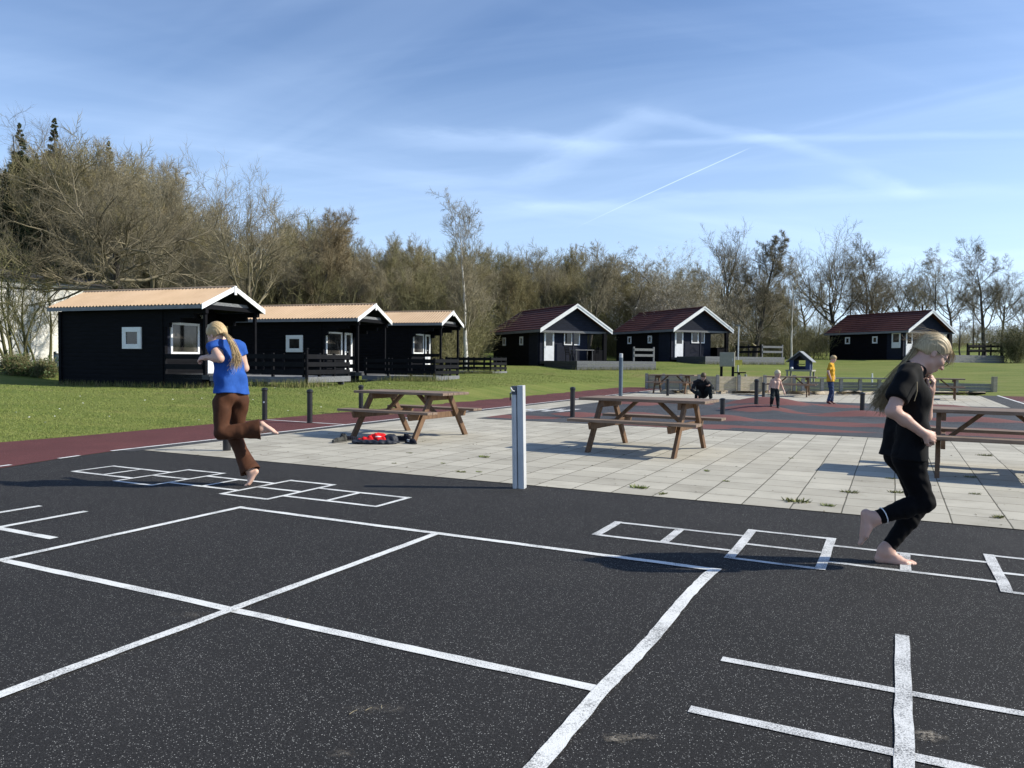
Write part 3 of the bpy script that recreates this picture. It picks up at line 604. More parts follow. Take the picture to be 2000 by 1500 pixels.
    m = MB(); m.box(aR, aF + .02, bc, n1, .1, .27); m.box(aF + .1, 0, n0, n1, .1, .268); m.build('porch_floor', M_DECKD, r)
    return r
B1 = (1.868, 49.388, .937, -1.138); B2 = (11.886, 55.575, 1.285, -1.155); B3 = (31.959, 60.994, 1.559, -1.166)
red_cabin(B1, 'red roofed black cabin right of the white birch, porch with door and double window', M_SKIRT)
red_cabin(B2, 'red roofed black cabin in the middle of its row, next to the thin lamp pole', M_SKIRT)
r3 = red_cabin(B3, 'red roofed black cabin farthest right, partly behind the girl in black', M_GREYB)
d3 = door(r3, (-1.72, .18, .95), (1, 0, 0), (0, -1, 0), .82, 1.25, .62)
def red_terrace(pose, label, a1, b1, zf, rails, zg=-.6):
    x, y, zb, hd = pose; r = empty('wooden_terrace', (x, y, zb), hd, label, 'terrace', 'terraces in front of the red roofed cabins')
    n0 = .28; m = MB(); nb = 14
    for k in range(nb): m.box(.02 + (a1 - .02) * k / nb + .004, .02 + (a1 - .02) * (k + 1) / nb - .004, n0, b1, zf - .04, zf)
    m.build('deck', M_DECK, r)
    m = MB()
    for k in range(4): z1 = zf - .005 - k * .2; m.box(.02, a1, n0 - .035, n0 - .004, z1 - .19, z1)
    m.build('side_skirt', M_DECKD, r)  # shade put into the colour: darker than the lit front skirt
    m = MB()
    for k in range(4): z1 = zf - .005 - k * .2; m.box(a1 + .004, a1 + .035, n0 - .03, b1, z1 - .19, z1)
    m.build('front_skirt', M_SKIRT, r)
    for (p, q, n, nr) in rails:
        p = Vector(p); q = Vector(q)
        for k in range(n):
            c = p.lerp(q, k / (n - 1)); m = MB(); m.box(c.x - .045, c.x + .045, c.y - .045, c.y + .045, zf + .002, zf + .92); m.build('rail_post', M_SKIRT if nr else M_RAILB, r)
        d = (q - p).normalized(); sd = Vector((d.y, -d.x)) * .062; m = MB()
        for z in (.38, .74): m.bar((p.x + sd.x, p.y + sd.y, zf + z), (q.x + sd.x, q.y + sd.y, zf + z), .03, .15)
        m.build('rail', M_SKIRT if nr else M_RAILB, r)
red_terrace(B1, 'grey wooden terrace with a two board rail beside the leftmost red roofed cabin', 4.3, 6.0, .30, [((4.2, 4.4), (4.2, 5.9), 2, 1)])
red_terrace(B2, 'long grey terrace with dark and pale rails behind the blue playhouse', 3.3, 7.4, .34, [((.6, 5.3), (3.2, 5.3), 3, 0), ((3.2, 5.4), (3.2, 7.3), 2, 1)])
red_terrace(B3, 'dark terrace with black rails on the far right', 3.4, 6.6, .36, [((3.3, 2.4), (3.3, 6.5), 4, 0), ((.5, 6.5), (3.2, 6.5), 3, 0)])
# plinth under the far right cabin, garden chairs and table on the first porch
def porch_chair(p, rz, label):
    t = empty('garden_chair', p, rz, label, 'chair', 'chairs on the cabin porch'); m = MB(); m.box(-.22, .22, -.22, .22, .42, .46); m.build('seat', M_RAILB, t)
    m = MB(); m.bar((-.2, .2, .44), (-.2, .32, .95), .04, .04, (0, 1, 0)); m.bar((.2, .2, .44), (.2, .32, .95), .04, .04, (0, 1, 0))
    for k in range(4): m.bar((-.2, .225 + .025 * k, .55 + .1 * k), (.2, .225 + .025 * k, .55 + .1 * k), .02, .05)
    m.build('backrest', M_RAILB, t)
    for sx in (-1, 1):
        for sy in (-1, 1): m = MB(); m.box(sx * .2 - .018, sx * .2 + .018, sy * .2 - .018, sy * .2 + .018, 0, .418); m.build('leg', M_RAILB, t)
    return t
def LC(pose, a, b, z): x, y, zb, h = pose; return (x + a * math.cos(h) - b * math.sin(h), y + a * math.sin(h) + b * math.cos(h), zb + z)
porch_chair(LC(B1, .5, 1.9, .302), 2.2, 'dark garden chair on the porch left of the grey patio table')
porch_chair(LC(B1, .6, 3.7, .302), -1.2, 'dark garden chair on the porch right of the grey patio table')
t = empty('patio_table', LC(B1, .5, 2.8, .302), B1[3], 'grey patio table on the porch of the first red roofed cabin', 'table')
m = MB(); m.box(-.4, .4, -.7, .7, .70, .74); m.build('tabletop', M_DECK, t)
for a in (-.33, .33):
    for b in (-.6, .6): m = MB(); m.box(a - .03, a + .03, b - .03, b + .03, 0, .698); m.build('leg', M_DECKD, t)
# ---- the long white building behind the left trees
def white_building():
    r = empty('white_building', (0, 0, 0), 0, 'long white walled building with a low dark roof behind bare trees on the left', 'building')
    p = DP(-260, 700, 31); q = DP(520, 700, 52); d = Vector((q[0] - p[0], q[1] - p[1], 0)); L = d.length; d.normalize(); n = Vector((-d.y, d.x, 0)) ; P = Vector((p[0], p[1], 0))
    mt, nt, b = new_mat('rough_white_wall'); v = coords(nt)
    nt.links.new(ramp(nt, noise(nt, v, 3.2, 6., .7, .6), [(.3, (.42, .40, .36)), (.55, (.66, .65, .62)), (.8, (.80, .80, .78))]), b.inputs['Base Color']); b.inputs['Roughness'].default_value = .9; bump(nt, b, noise(nt, v, 8., 4., .7), .8, .05)
    m = MB(); m.prism([(0, -.6), (L, -.6), (L, 5.0), (0, 5.0)], P, d, (0, 0, 1), n, 6.); m.build('wall', mt, r)
    m = MB(); m.prism([(-.3, 5.01), (6.3, 5.01), (3., 5.7)], P - d * .3, n, (0, 0, 1), d, L + .6); m.build('roof', plain('dark_roofing', (.05, .045, .042), .8), r)
    m = MB(); m.prism([(0, 4.86), (L, 4.86), (L, 4.99), (0, 4.99)], P - n * .12, d, (0, 0, 1), n, .1); m.build('gutter', M_GREYB, r)
white_building()
# ================================================================== FURNITURE AND SMALL THINGS
def wood_mat(name, a, b_, rough=.7, axis=(1, 14, 14)):
    m, nt, b = new_mat(name); v = coords(nt, axis)
    g = noise(nt, v, 2.4, 5., .65, .4); w = noise(nt, coords(nt), 1.6, 4., .6)
    c = ramp(nt, g, [(.28, a), (.62, b_), (.85, tuple(x * 1.35 for x in b_))])
    c = mixc(nt, .6, c, ramp(nt, w, [(.3, (.75, .75, .78)), (.7, (1.2, 1.18, 1.15))]), 'MULTIPLY')
    nt.links.new(c, b.inputs['Base Color']); b.inputs['Roughness'].default_value = rough; b.inputs['Specular IOR Level'].default_value = .3
    bump(nt, b, noise(nt, v, 9., 4., .7), .35, .004); return m
M_TOP = wood_mat('weathered_table_boards', (.12, .082, .058), (.235, .172, .128))
M_LEG = wood_mat('brown_stained_timber', (.085, .047, .026), (.165, .098, .055), axis=(9, 9, 2))
M_PALE = wood_mat('pale_timber', (.30, .25, .17), (.46, .40, .29), .8)
M_GREYW = wood_mat('grey_timber', (.21, .20, .175), (.33, .315, .28), .85)
def picnic_table():
    t = empty('picnic_table', (0, 0, 0)); Lh = .90
    m = MB(); w = .138
    for k in range(5): y = (k - 2) * (w + .008); m.box(-Lh, Lh, y - w / 2, y + w / 2, .688, .728)
    m.build('tabletop', M_TOP, t, bevel=.006)
    for s in (-1, 1):
        m = MB()
        for k in range(2): y = s * .62 + (k - .5) * .13; m.box(-Lh, Lh, y - .061, y + .061, .412, .45)
        m.build('bench_seat', M_TOP, t, bevel=.006)
    for sx in (-1, 1):
        for sy in (-1, 1):
            m = MB(); P = [Vector((sx * .60, sy * .70, -.003)), Vector((sx * .60, sy * .235, .687))]
            w = .048; h = .045                                                # legs: cut level at the floor
            m.hexa([(P[0].x - .024, P[0].y - .055, 0), (P[0].x + .024, P[0].y - .055, 0), (P[0].x + .024, P[0].y + .055, 0), (P[0].x - .024, P[0].y + .055, 0),
                    (P[1].x - .024, P[1].y - .055, .687), (P[1].x + .024, P[1].y - .055, .687), (P[1].x + .024, P[1].y + .055, .687), (P[1].x - .024, P[1].y + .055, .687)])
            m.build('leg', M_LEG, t, bevel=.004)
        m = MB(); x = sx * .55; m.hexa([(x - .022, -.74, .315), (x + .022, -.74, .315), (x + .022, .74, .315), (x - .022, .74, .315), (x - .022, -.78, .41), (x + .022, -.78, .41), (x + .022, .78, .41), (x - .022, .78, .41)]); m.build('bench_beam', M_LEG, t, bevel=.004)
        m = MB(); m.box(x - .024, x + .024, -.335, .335, .60, .686); m.build('top_batten', M_LEG, t, bevel=.004)
        m = MB(); m.bar((sx * .525, 0, .36), (sx * .16, 0, .685), .07, .045, (0, 0, 1)); m.build('brace', M_LEG, t, bevel=.004)
    return t
TBL = [(-7.0, 10.2, -3.5, 'brown picnic table with red jacket and shoes lying beneath it'),
       (-3.06, 10.28, -3, 'brown picnic table in the centre, behind the steel post'),
       (1.08, 10.1, -3, 'brown picnic table cut by the right edge, behind the girl in black'),
       (-7.75, 29.3, 4, 'far picnic table left of the crouching person in black'),
       (-3.4, 29.6, 2, 'far picnic table behind the shirtless toddler and tall bollard'),
       (1.3, 30.4, -2, 'far picnic table beyond the raised hand of the girl in black')]
tb = picnic_table()
for i, (u, v, a, lab) in enumerate(TBL):
    o = tb if i == 0 else copy_tree(tb); o.location = tuple(C2W(u, v, .0065)); o.rotation_euler = (0, 0, ROTC + math.radians(a)); tag(o, lab, 'picnic table', 'brown picnic tables')
# ---- bollards
M_BLK = plain('black_plastic', (.012, .012, .014), .38, .3, 12., bmp=.05)
def bollard():
    t = empty('bollard', (0, 0, 0)); m = MB(); m.tube([(0, 0, -.1), (0, 0, .585)], .052, 20); m.build('shaft', M_BLK, t, smooth=False)
    m = MB(); m.tube([(0, 0, .586), (0, 0, .60), (0, 0, .632), (0, 0, .648), (0, 0, .655)], [.057, .062, .060, .042, .012], 20); m.build('cap', M_BLK, t)
    return t
BOL = [(443, 880, 0, 1., 'black bollard half hidden behind the legs of the girl in blue'), (517, 820, 0, 1., 'black bollard on the lawn edge with a small white spot'),
       (605, 826, 0, 1., 'black bollard on the red path left of the first picnic table'), (705, 808, 0, 1., 'black bollard right behind the left end of the first picnic table'),
       (1118, 814, 1, 1., 'black bollard at the left end of the rubber humps'), (1304, 773, 0, .95, 'small far black bollard in front of the far left picnic table'),
       (1411, 811, 1, .62, 'short black bollard on a red hump beside the central picnic table'), (1477, 790, 1, 1.12, 'tallest looking black bollard on the red hump left of the toddler'),
       (1491, 775, 1, .8, 'small black bollard just behind the toddler and the tall bollard'), (1684, 803, 1, .68, 'black bollard standing alone between the boy in yellow and girl in black')]
bo = bollard()
for i, (px, py, hump, sc, lab) in enumerate(BOL):
    o = bo if i == 0 else copy_tree(bo); g = GM(px, py) if hump else GP(px, py, .004); o.location = tuple(g); o.scale = (1, 1, sc); tag(o, lab, 'bollard', 'black bollards')
    if i in (1,):
        m = MB(); m.tube([(-.0, -.050, .36), (0, -.056, .36)], .018, 10); m.build('reflector', M_WHITE, o)
# ---- steel post
def steel_post():
    g = GP(1015, 953); t = empty('steel_post', g, -.30, 'galvanised steel net post at the edge of the black court', 'post', tilt=(0, -.022))
    m = MB(); m.box(.000, .058, -.045, .045, -.05, 1.005); m.box(-.008, .000, -.03, .045, -.05, .998); m.build('flat_section', M_STEEL, t, bevel=.003)
    pr = [(-.064, .03), (-.066, -.01), (-.060, -.04), (-.044, -.058), (-.026, -.058), (-.012, -.042), (-.010, .03)]
    m = MB(); m.prism(pr, (0, 0, -.05), (1, 0, 0), (0, 1, 0), (0, 0, 1), .965); m.build('rounded_section', M_STEEL, t, bevel=.002)
    m = MB(); m.box(-.062, -.0085, -.04, .03, .917, 1.0); m.build('head_block', plain('dark_steel', (.09, .10, .12), .5, metal=.4), t, bevel=.003)
    m = MB(); m.tube([(-.075, -.02, .93), (-.05, -.055, .945), (-.04, -.065, .955), (-.055, -.06, .975), (-.066, -.03, .985)], .007, 8); m.tube([(-.04, -.065, .955), (-.02, -.062, .95)], .007, 8); m.build('rope_knot', plain('white_cord', (.7, .68, .6)), t)
    m = MB(); m.tube([(-.075, -.03, .86), (-.075, -.03, .93)], .006, 8); m.build('hook', M_BLK, t)
steel_post()
def blue_pole():
    t = empty('round_post', GP(1212, 778, .006), 0, 'tall blue grey round post behind the bollard and central picnic table', 'post')
    mt = plain('blue_grey_paint', (.10, .135, .17), .45, .15); m = MB(); m.tube([(0, 0, -.1), (0, 0, 1.36)], .066, 18); m.build('shaft', mt, t)
    m = MB(); m.tube([(0, 0, 1.361), (0, 0, 1.49), (0, 0, 1.5)], [.06, .06, .03], 18); m.build('sleeve', M_STEEL, t)
blue_pole()
# ---- boarded edge of the sandpit
def board_wall():
    P = [GP(1262, 759), GP(1400, 764), GP(1552, 764)]
    r = empty('board_wall', P[1], 0, 'low wall of pale new boards behind the crouching person in black', 'wall'); o = Vector(P[1])
    m = MB()
    for a, b in zip(P[:-1], P[1:]):
        for k in range(4): m.bar(Vector((a[0], a[1], .09 + k * .155)) - Vector((o.x, o.y, 0)), Vector((b[0], b[1], .09 + k * .155)) - Vector((o.x, o.y, 0)), .04, .148)
    m.build('boards', M_PALE, r)
    for t in (0, .25, .5, .75, 1.0, 1.27, 1.6, 1.98):
        i = min(int(t), 1); a = Vector(P[i]).lerp(Vector(P[i + 1]), t - i) - o; m = MB(); m.box(a.x - .06, a.x + .06, a.y - .16, a.y - .04, -.1, .70); m.build('wall_post', M_GREYW, r)
    P = [GP(1556, 764), GP(1855, 767), GP(1898, 768), GP(1938, 769)]
    r = empty('board_wall', P[0], 0, 'long low grey boarded wall with posts and a plank rail by the sand', 'wall'); o = Vector(P[0]); o.z = 0
    m = MB()
    for a, b in zip(P[:-1], P[1:]):
        for k in range(3): m.bar(Vector((a[0], a[1], .07 + k * .14)) - o, Vector((b[0], b[1], .07 + k * .14)) - o, .04, .128)
    m.build('boards', M_GREYW, r)
    for t in np.linspace(0, .98, 9):
        a = Vector(P[0]).lerp(Vector(P[1]), t) - o; m = MB(); m.box(a.x - .06, a.x + .06, a.y - .75, a.y - .63, -.1, .56); m.build('wall_post', M_GREYW, r)
    a = Vector(P[0]) - o; b = Vector(P[1]) - o; m = MB(); m.bar((a.x, a.y - .69, .60), (b.x, b.y - .69, .60), .34, .05); m.build('plank_rail', M_DECK, r)
    a = Vector(P[3]) - o; m = MB(); m.box(a.x - .08, a.x + .08, a.y - .2, a.y - .03, -.1, .72); m.build('end_post', M_PALE, r)
board_wall()
mt, nt, bs = new_mat('sand'); vv = coords(nt); nt.links.new(ramp(nt, noise(nt, vv, 3., 6., .7), [(.3, (.36, .29, .20)), (.7, (.52, .45, .34))]), bs.inputs['Base Color']); bs.inputs['Roughness'].default_value = .95; bump(nt, bs, noise(nt, vv, 12., 5., .7), 1., .05)
def sand():
    rs = random.Random(3); F = []; K = []
    for i in range(60):
        px = 1290 + (1925 - 1290) * i / 59; F.append(GP(px, 768.5 + rs.uniform(-.8, .8) + (1.5 if px > 1500 else 0), .02)); K.append(GP(px, 762.5 + (px - 1290) * .006, .10 + .06 * rs.random()))
    V = [tuple(p) for p in F] + [tuple(np.array(a) * .45 + np.array(b) * .55 + np.array([0, 0, .03 + .06 * rs.random()])) for a, b in zip(F, K)] + [tuple(p) for p in K]
    Q = [(i, i + 1, 61 + i, 60 + i) for i in range(59)] + [(60 + i, 61 + i, 121 + i, 120 + i) for i in range(59)]
    tag(link('sand', mesh_np('sand', V, Q, smooth=True), mt), 'strip of loose pale sand along the boarded wall', 'sand', kind='stuff')
sand()
# small posts by the sand
for px, py, h, r_, m_, lab in ((1456, 757, .66, .07, M_GREYW, 'thick round grey wooden post in front of the pale board wall'), (1703, 762, .78, .035, M_WHITE, 'thin white stick standing at the grey board wall')):
    t = empty('wooden_post', GP(px, py), 0, lab, 'post'); m = MB(); m.tube([(0, 0, -.1), (0, 0, h * .8)], r_, 12); m.build('shaft', m_, t); m = MB(); m.tube([(0, 0, h * .8), (0, 0, h)], [r_ * .98, r_ * .8], 12); m.build('tip', m_, t)
# ---- playhouse on its platform
def playhouse():
    g = DP(1564, 722, 37.5); z0 = TZ(g[0], g[1]); zf = g[2]; t = empty('playhouse', (g[0], g[1], zf), -.55, 'small blue wooden playhouse with grey pitched roof behind the far picnic table', 'playhouse')
    MBL = plain('blue_boards', (.014, .030, .10), .7, .25, 5., (6, 6, 1)); MDK = plain('dark_blue_boards', (.012, .016, .035), .6); MRF = plain('grey_felt', (.20, .215, .24), .85, .2)
    m = MB(); m.box(-.62, -.36, -.45, -.41, 0, .58); m.box(.36, .62, -.45, -.41, 0, .58); m.box(-.62, -.58, -.41, .45, 0, .58); m.box(.58, .62, -.41, -.1, 0, .58); m.box(.58, .62, .2, .45, 0, .58); m.box(-.58, -.2, .41, .45, 0, .58); m.box(.2, .58, .41, .45, 0, .58); m.box(-.2, .2, .41, .45, 0, .22); m.build('wall', MBL, t)
    m = MB(); m.prism([(-.62, .581), (-.36, .581), (0, .88), (.36, .581), (.62, .581), (0, 1.06)], (0, -.45, 0), (1, 0, 0), (0, 0, 1), (0, 1, 0), .04); m.prism([(-.62, .581), (.62, .581), (0, 1.06)], (0, .41, 0), (1, 0, 0), (0, 0, 1), (0, 1, 0), .04); m.build('gable', MDK, t)
    m = MB()
    m.hexa([(-.80, -.62, .46), (.02, -.62, 1.10), (.02, .62, 1.10), (-.80, .62, .46), (-.80, -.62, .50), (0, -.62, 1.15), (0, .62, 1.15), (-.80, .62, .50)])
    m.hexa([(.80, -.62, .46), (.80, .62, .46), (.02, .62, 1.098), (.02, -.62, 1.098), (.80, -.62, .50), (.80, .62, .50), (.022, .62, 1.148), (.022, -.62, 1.148)]); m.build('roof', MRF, t)
    m = MB(); m.box(-.2, .2, -.1, .2, .30, .36); m.build('counter', plain('yellow_board', (.20, .17, .03)), t)
    m = MB(); m.box(-.8, .8, -.7, .6, -.10, -.003); m.build('platform', M_GREYW, t)
    t.scale = (.78, .78, .80)
    for a in (-.7, .7):
        for b in (-.6, .5): m = MB(); m.box(a - .05, a + .05, b - .05, b + .05, (z0 - zf - .2) / .8, -.102); m.build('leg', M_GREYW, t)
    b_ = bpy.data.meshes.new('ball'); import bmesh; bm = bmesh.new(); bmesh.ops.create_uvsphere(bm, u_segments=14, v_segments=10, radius=.07); bm.to_mesh(b_); bm.free()
    q = DP(1546.5, 720.5, 36.85); tag(link('ball', b_, M_WHITE, loc=(q[0], q[1], zf + .067)), 'white ball lying on the playhouse platform', 'ball')
playhouse()
def cabinet():
    g = DP(1420, 735, 38); z = TZ(g[0], g[1]); t = empty('utility_cabinet', (g[0], g[1], z), -.35, 'grey utility cabinet on short legs beside the thin lamp pole', 'cabinet'); zz = DP(1420, 688, 38)[2] - z
    mt = plain('olive_grey_metal', (.27, .26, .215), .6, .12); m = MB(); m.box(-.36, .36, -.18, .18, zz - .72, zz); m.build('body', mt, t, bevel=.01)
    m = MB(); m.box(-.33, .33, -.195, -.182, zz - .68, zz - .04); m.build('door', mt, t, bevel=.004); m = MB(); m.box(.25, .28, -.22, -.197, zz - .45, zz - .3); m.build('handle', M_STEEL, t)
    for s in (-1, 1): m = MB(); m.box(s * .28 - .06, s * .28 + .06, -.08, .08, -.2, zz - .722); m.build('leg', M_RAILB, t)
cabinet()
def lamp_pole():
    g = DP(1441, 735, 38.5); z = TZ(g[0], g[1]); top = DP(1442, 637, 38.5)[2] - z; t = empty('lamp_pole', (g[0], g[1], z), 0, 'thin grey lamp pole carrying a small yellow sign', 'lamp pole')
    m = MB(); m.tube([(0, 0, -.2), (0, 0, top)], .035, 10); m.build('pole', M_STEEL, t)
    m = MB(); m.box(-.12, .10, -.05, .05, top + .002, top + .06); m.build('lamp_head', M_GREYB, t)
    zs = DP(1441, 708, 38.5)[2] - z; m = MB(); m.box(-.17, .2, -.062, -.045, zs - .12, zs + .13); o = m.build('sign', plain('yellow_sign', (.62, .52, .08), .5), t)
    m = MB(); m.box(-.20, .34, -.25, .12, .50, .56); m.box(.0, .08, -.12, .0, -.2, .498); m.build('tray', M_RAILB, t)
lamp_pole()
def hydrant():
    g = DP(112, 747, 30); z = TZ(g[0], g[1]); t = empty('service_post', (g[0], g[1], z), 0, 'blue grey service post left of the nearest black cabin', 'post'); mt = plain('blue_grey_metal', (.16, .21, .26), .5)
    h = DP(112, 686, 30)[2] - z; m = MB(); m.box(-.06, .10, -.09, .09, -.2, h * .82); m.build('body', mt, t, bevel=.01); m = MB(); m.box(-.10, -.062, -.07, .07, -.2, h * .98); m.box(-.06, .06, -.07, .07, h * .822, h * .9); m.build('bracket', M_BLK, t); m = MB(); m.tube([(.02, -.05, h * .9), (.02, -.05, h)], .045, 10); m.build('tap', M_WHITE, t)
hydrant()
# ================================================================== TREES
def bark_mat(name, a, b_, moss=None, sc=3.):
    m, nt, b = new_mat(name); v = coords(nt, (1, 1, .35))
    c = ramp(nt, noise(nt, v, sc, 5., .65), [(.3, a), (.7, b_)])
    if moss: c = mixc(nt, maprange(nt, noise(nt, coords(nt), 1.1, 4., .6), .48, .62, 0., .75), c, moss)
    nt.links.new(c, b.inputs['Base Color']); b.inputs['Roughness'].default_value = .85; b.inputs['Specular IOR Level'].default_value = .2
    bump(nt, b, noise(nt, v, sc * 6, 4., .7), .6, .03); return m
def twig_mat(name, a, b_, c_):
    """twigs and buds: every twig its own shade"""
    m, nt, b = new_mat(name); gi = node(nt, 'ShaderNodeNewGeometry')
    c = ramp(nt, gi.outputs['Random Per Island'], [(0., a), (.5, b_), (1., c_)])
    c = mixc(nt, .5, c, ramp(nt, noise(nt, coords(nt), .7, 3., .6), [(.3, (.7, .72, .65)), (.7, (1.25, 1.2, 1.1))]), 'MULTIPLY')
    nt.links.new(c, b.inputs['Base Color']); b.inputs['Roughness'].default_value = .75; b.inputs['Specular IOR Level'].default_value = .25; return m
M_BARK = bark_mat('grey_brown_bark', (.055, .045, .033), (.13, .11, .08), (.10, .105, .035))
M_BARKD = bark_mat('dark_bark', (.035, .030, .025), (.085, .075, .062))
M_BARKG = bark_mat('mossy_bark', (.06, .055, .03), (.12, .12, .05), (.12, .135, .03))
M_TW = [twig_mat('brown_twigs', (.12, .105, .052), (.20, .175, .088), (.30, .265, .145)), twig_mat('olive_twigs', (.105, .098, .05), (.18, .168, .085), (.27, .25, .135)),
        twig_mat('grey_twigs', (.135, .12, .082), (.225, .20, .138), (.34, .30, .21)), twig_mat('reddish_twigs', (.12, .096, .058), (.195, .158, .098), (.29, .235, .15))]
M_TWD = twig_mat('dark_twigs', (.078, .069, .047), (.145, .127, .088), (.22, .192, .135))
M_LEAFY = twig_mat('young_leaves', (.11, .115, .02), (.17, .175, .035), (.26, .25, .07))
M_BLOSSOM = twig_mat('pale_blossom', (.40, .36, .29), (.54, .50, .42), (.70, .67, .60))
def unit(a): return a / np.maximum(np.linalg.norm(a, axis=-1, keepdims=True), 1e-9)
def shoots(P, D, L, r, K, wander, up, rs, taper=.3):
    """grow n branches of K joints each: positions (n,K+1,3) and radii (n,K+1)"""
    n = len(P); pts = np.empty((n, K + 1, 3)); pts[:, 0] = P; D = unit(D)
    for k in range(K):
        D = unit(D + rs.randn(n, 3) * wander + np.array([0, 0, 1.]) * (up if np.isscalar(up) else np.asarray(up)[:, None]))
        pts[:, k + 1] = pts[:, k] + D * (L / K)[:, None]
    t = np.linspace(0, 1, K + 1)[None]; return pts, r[:, None] * (1 - (1 - taper) * t)
def offshoots(pts, rad, m, t0, ang, sd, fac, rs, drop=.55, t1=1., rf=.62):
    """m children along each parent"""
    n, K1, _ = pts.shape; K = K1 - 1
    t = t0 + (t1 - t0) * (np.arange(m)[None] + rs.rand(n, m)) / m; s = np.clip(t * K, 0, K - 1e-4); i = s.astype(int); f = (s - i)[..., None]
    I = np.arange(n)[:, None]; A = pts[I, i]; B = pts[I, i + 1]; P = A + (B - A) * f; D = unit(B - A)
    ra = rad[I, i] + (rad[I, i + 1] - rad[I, i]) * f[..., 0]
    ph = (rs.rand(n, 1) * 6.283 + np.arange(m)[None] * 2.4 + rs.randn(n, m) * .4)[..., None]
    x = unit(np.cross(D, np.where(np.abs(D[..., 2:]) > .9, np.array([1., 0, 0]), np.array([0, 0, 1.])))); y = np.cross(D, x)
    perp = x * np.cos(ph) + y * np.sin(ph); a = (ang + sd * rs.randn(n, m))[..., None]
    Dn = D * np.cos(a) + perp * np.sin(a)
    Lp = np.linalg.norm(np.diff(pts, axis=1), axis=-1).sum(1)[:, None]; L = Lp * fac * (1 - drop * t) * (.65 + .7 * rs.rand(n, m))
    return P.reshape(-1, 3), Dn.reshape(-1, 3), L.ravel(), np.minimum(ra * rf, ra * .9).ravel()
class Geo:
    def __init__(s): s.V = []; s.Q = []; s.T = []; s.n = 0
    def tubes(s, pts, rad, S):
        n, K1, _ = pts.shape; d = unit(np.gradient(pts, axis=1)); d0 = unit(pts[:, -1] - pts[:, 0])[:, None]
        ref = np.where(np.abs(d0[..., 2:]) > .9, np.array([1., 0, 0]), np.array([0, 0, 1.])); a = unit(np.cross(d, np.broadcast_to(ref, d.shape))); b = np.cross(d, a)
        th = np.arange(S) * 2 * np.pi / S
        V = pts[:, :, None] + (a[:, :, None] * np.cos(th)[None, None, :, None] + b[:, :, None] * np.sin(th)[None, None, :, None]) * rad[:, :, None, None]
        i = s.n + np.arange(n * K1 * S).reshape(n, K1, S); j = np.roll(i, -1, axis=2)
        s.Q.append(np.stack([i[:, :-1], j[:, :-1], j[:, 1:], i[:, 1:]], -1).reshape(-1, 4)); s.V.append(V.reshape(-1, 3)); s.n += n * K1 * S
    def spikes(s, P, D, L, w, rs, bend=.25):
        """fine twigs: bent three-sided slivers"""
        n = len(P); D = unit(D); x = unit(np.cross(D, rs.randn(n, 3))); y = np.cross(D, x); M_ = P + D * (L * .5)[:, None] + x * (L * bend * rs.randn(n) * .5)[:, None]; E = P + D * L[:, None] + np.array([0, 0, 1.]) * (L * .12)[:, None]
        w = (np.broadcast_to(w, (n,)))[:, None]; V = np.empty((n, 7, 3))
        for k in range(3):
            o = x * math.cos(k * 2.094) + y * math.sin(k * 2.094); V[:, k] = P + o * w; V[:, 3 + k] = M_ + o * w * .7
        V[:, 6] = E; b = s.n + 7 * np.arange(n)[:, None]
        for k in range(3): s.Q.append(np.concatenate([b + k, b + (k + 1) % 3, b + 3 + (k + 1) % 3, b + 3 + k], 1)); s.T.append(np.concatenate([b + 3 + k, b + 3 + (k + 1) % 3, b + 6], 1))
        s.V.append(V.reshape(-1, 3)); s.n += 7 * n
    def flecks(s, P, size, rs):
        """small leaves or buds: one little triangle each"""
        n = len(P); a = rs.randn(n, 3); b = rs.randn(n, 3); a = unit(a) * size[:, None]; b = unit(b) * size[:, None] * .6
        s.V.append(np.stack([P, P + a + b, P + a - b], 1).reshape(-1, 3)); s.T.append(s.n + np.arange(3 * n).reshape(-1, 3)); s.n += 3 * n
    def mesh(s, name, smooth=True): return mesh_np(name, np.concatenate(s.V), np.concatenate(s.Q) if s.Q else None, np.concatenate(s.T) if s.T else None, smooth)
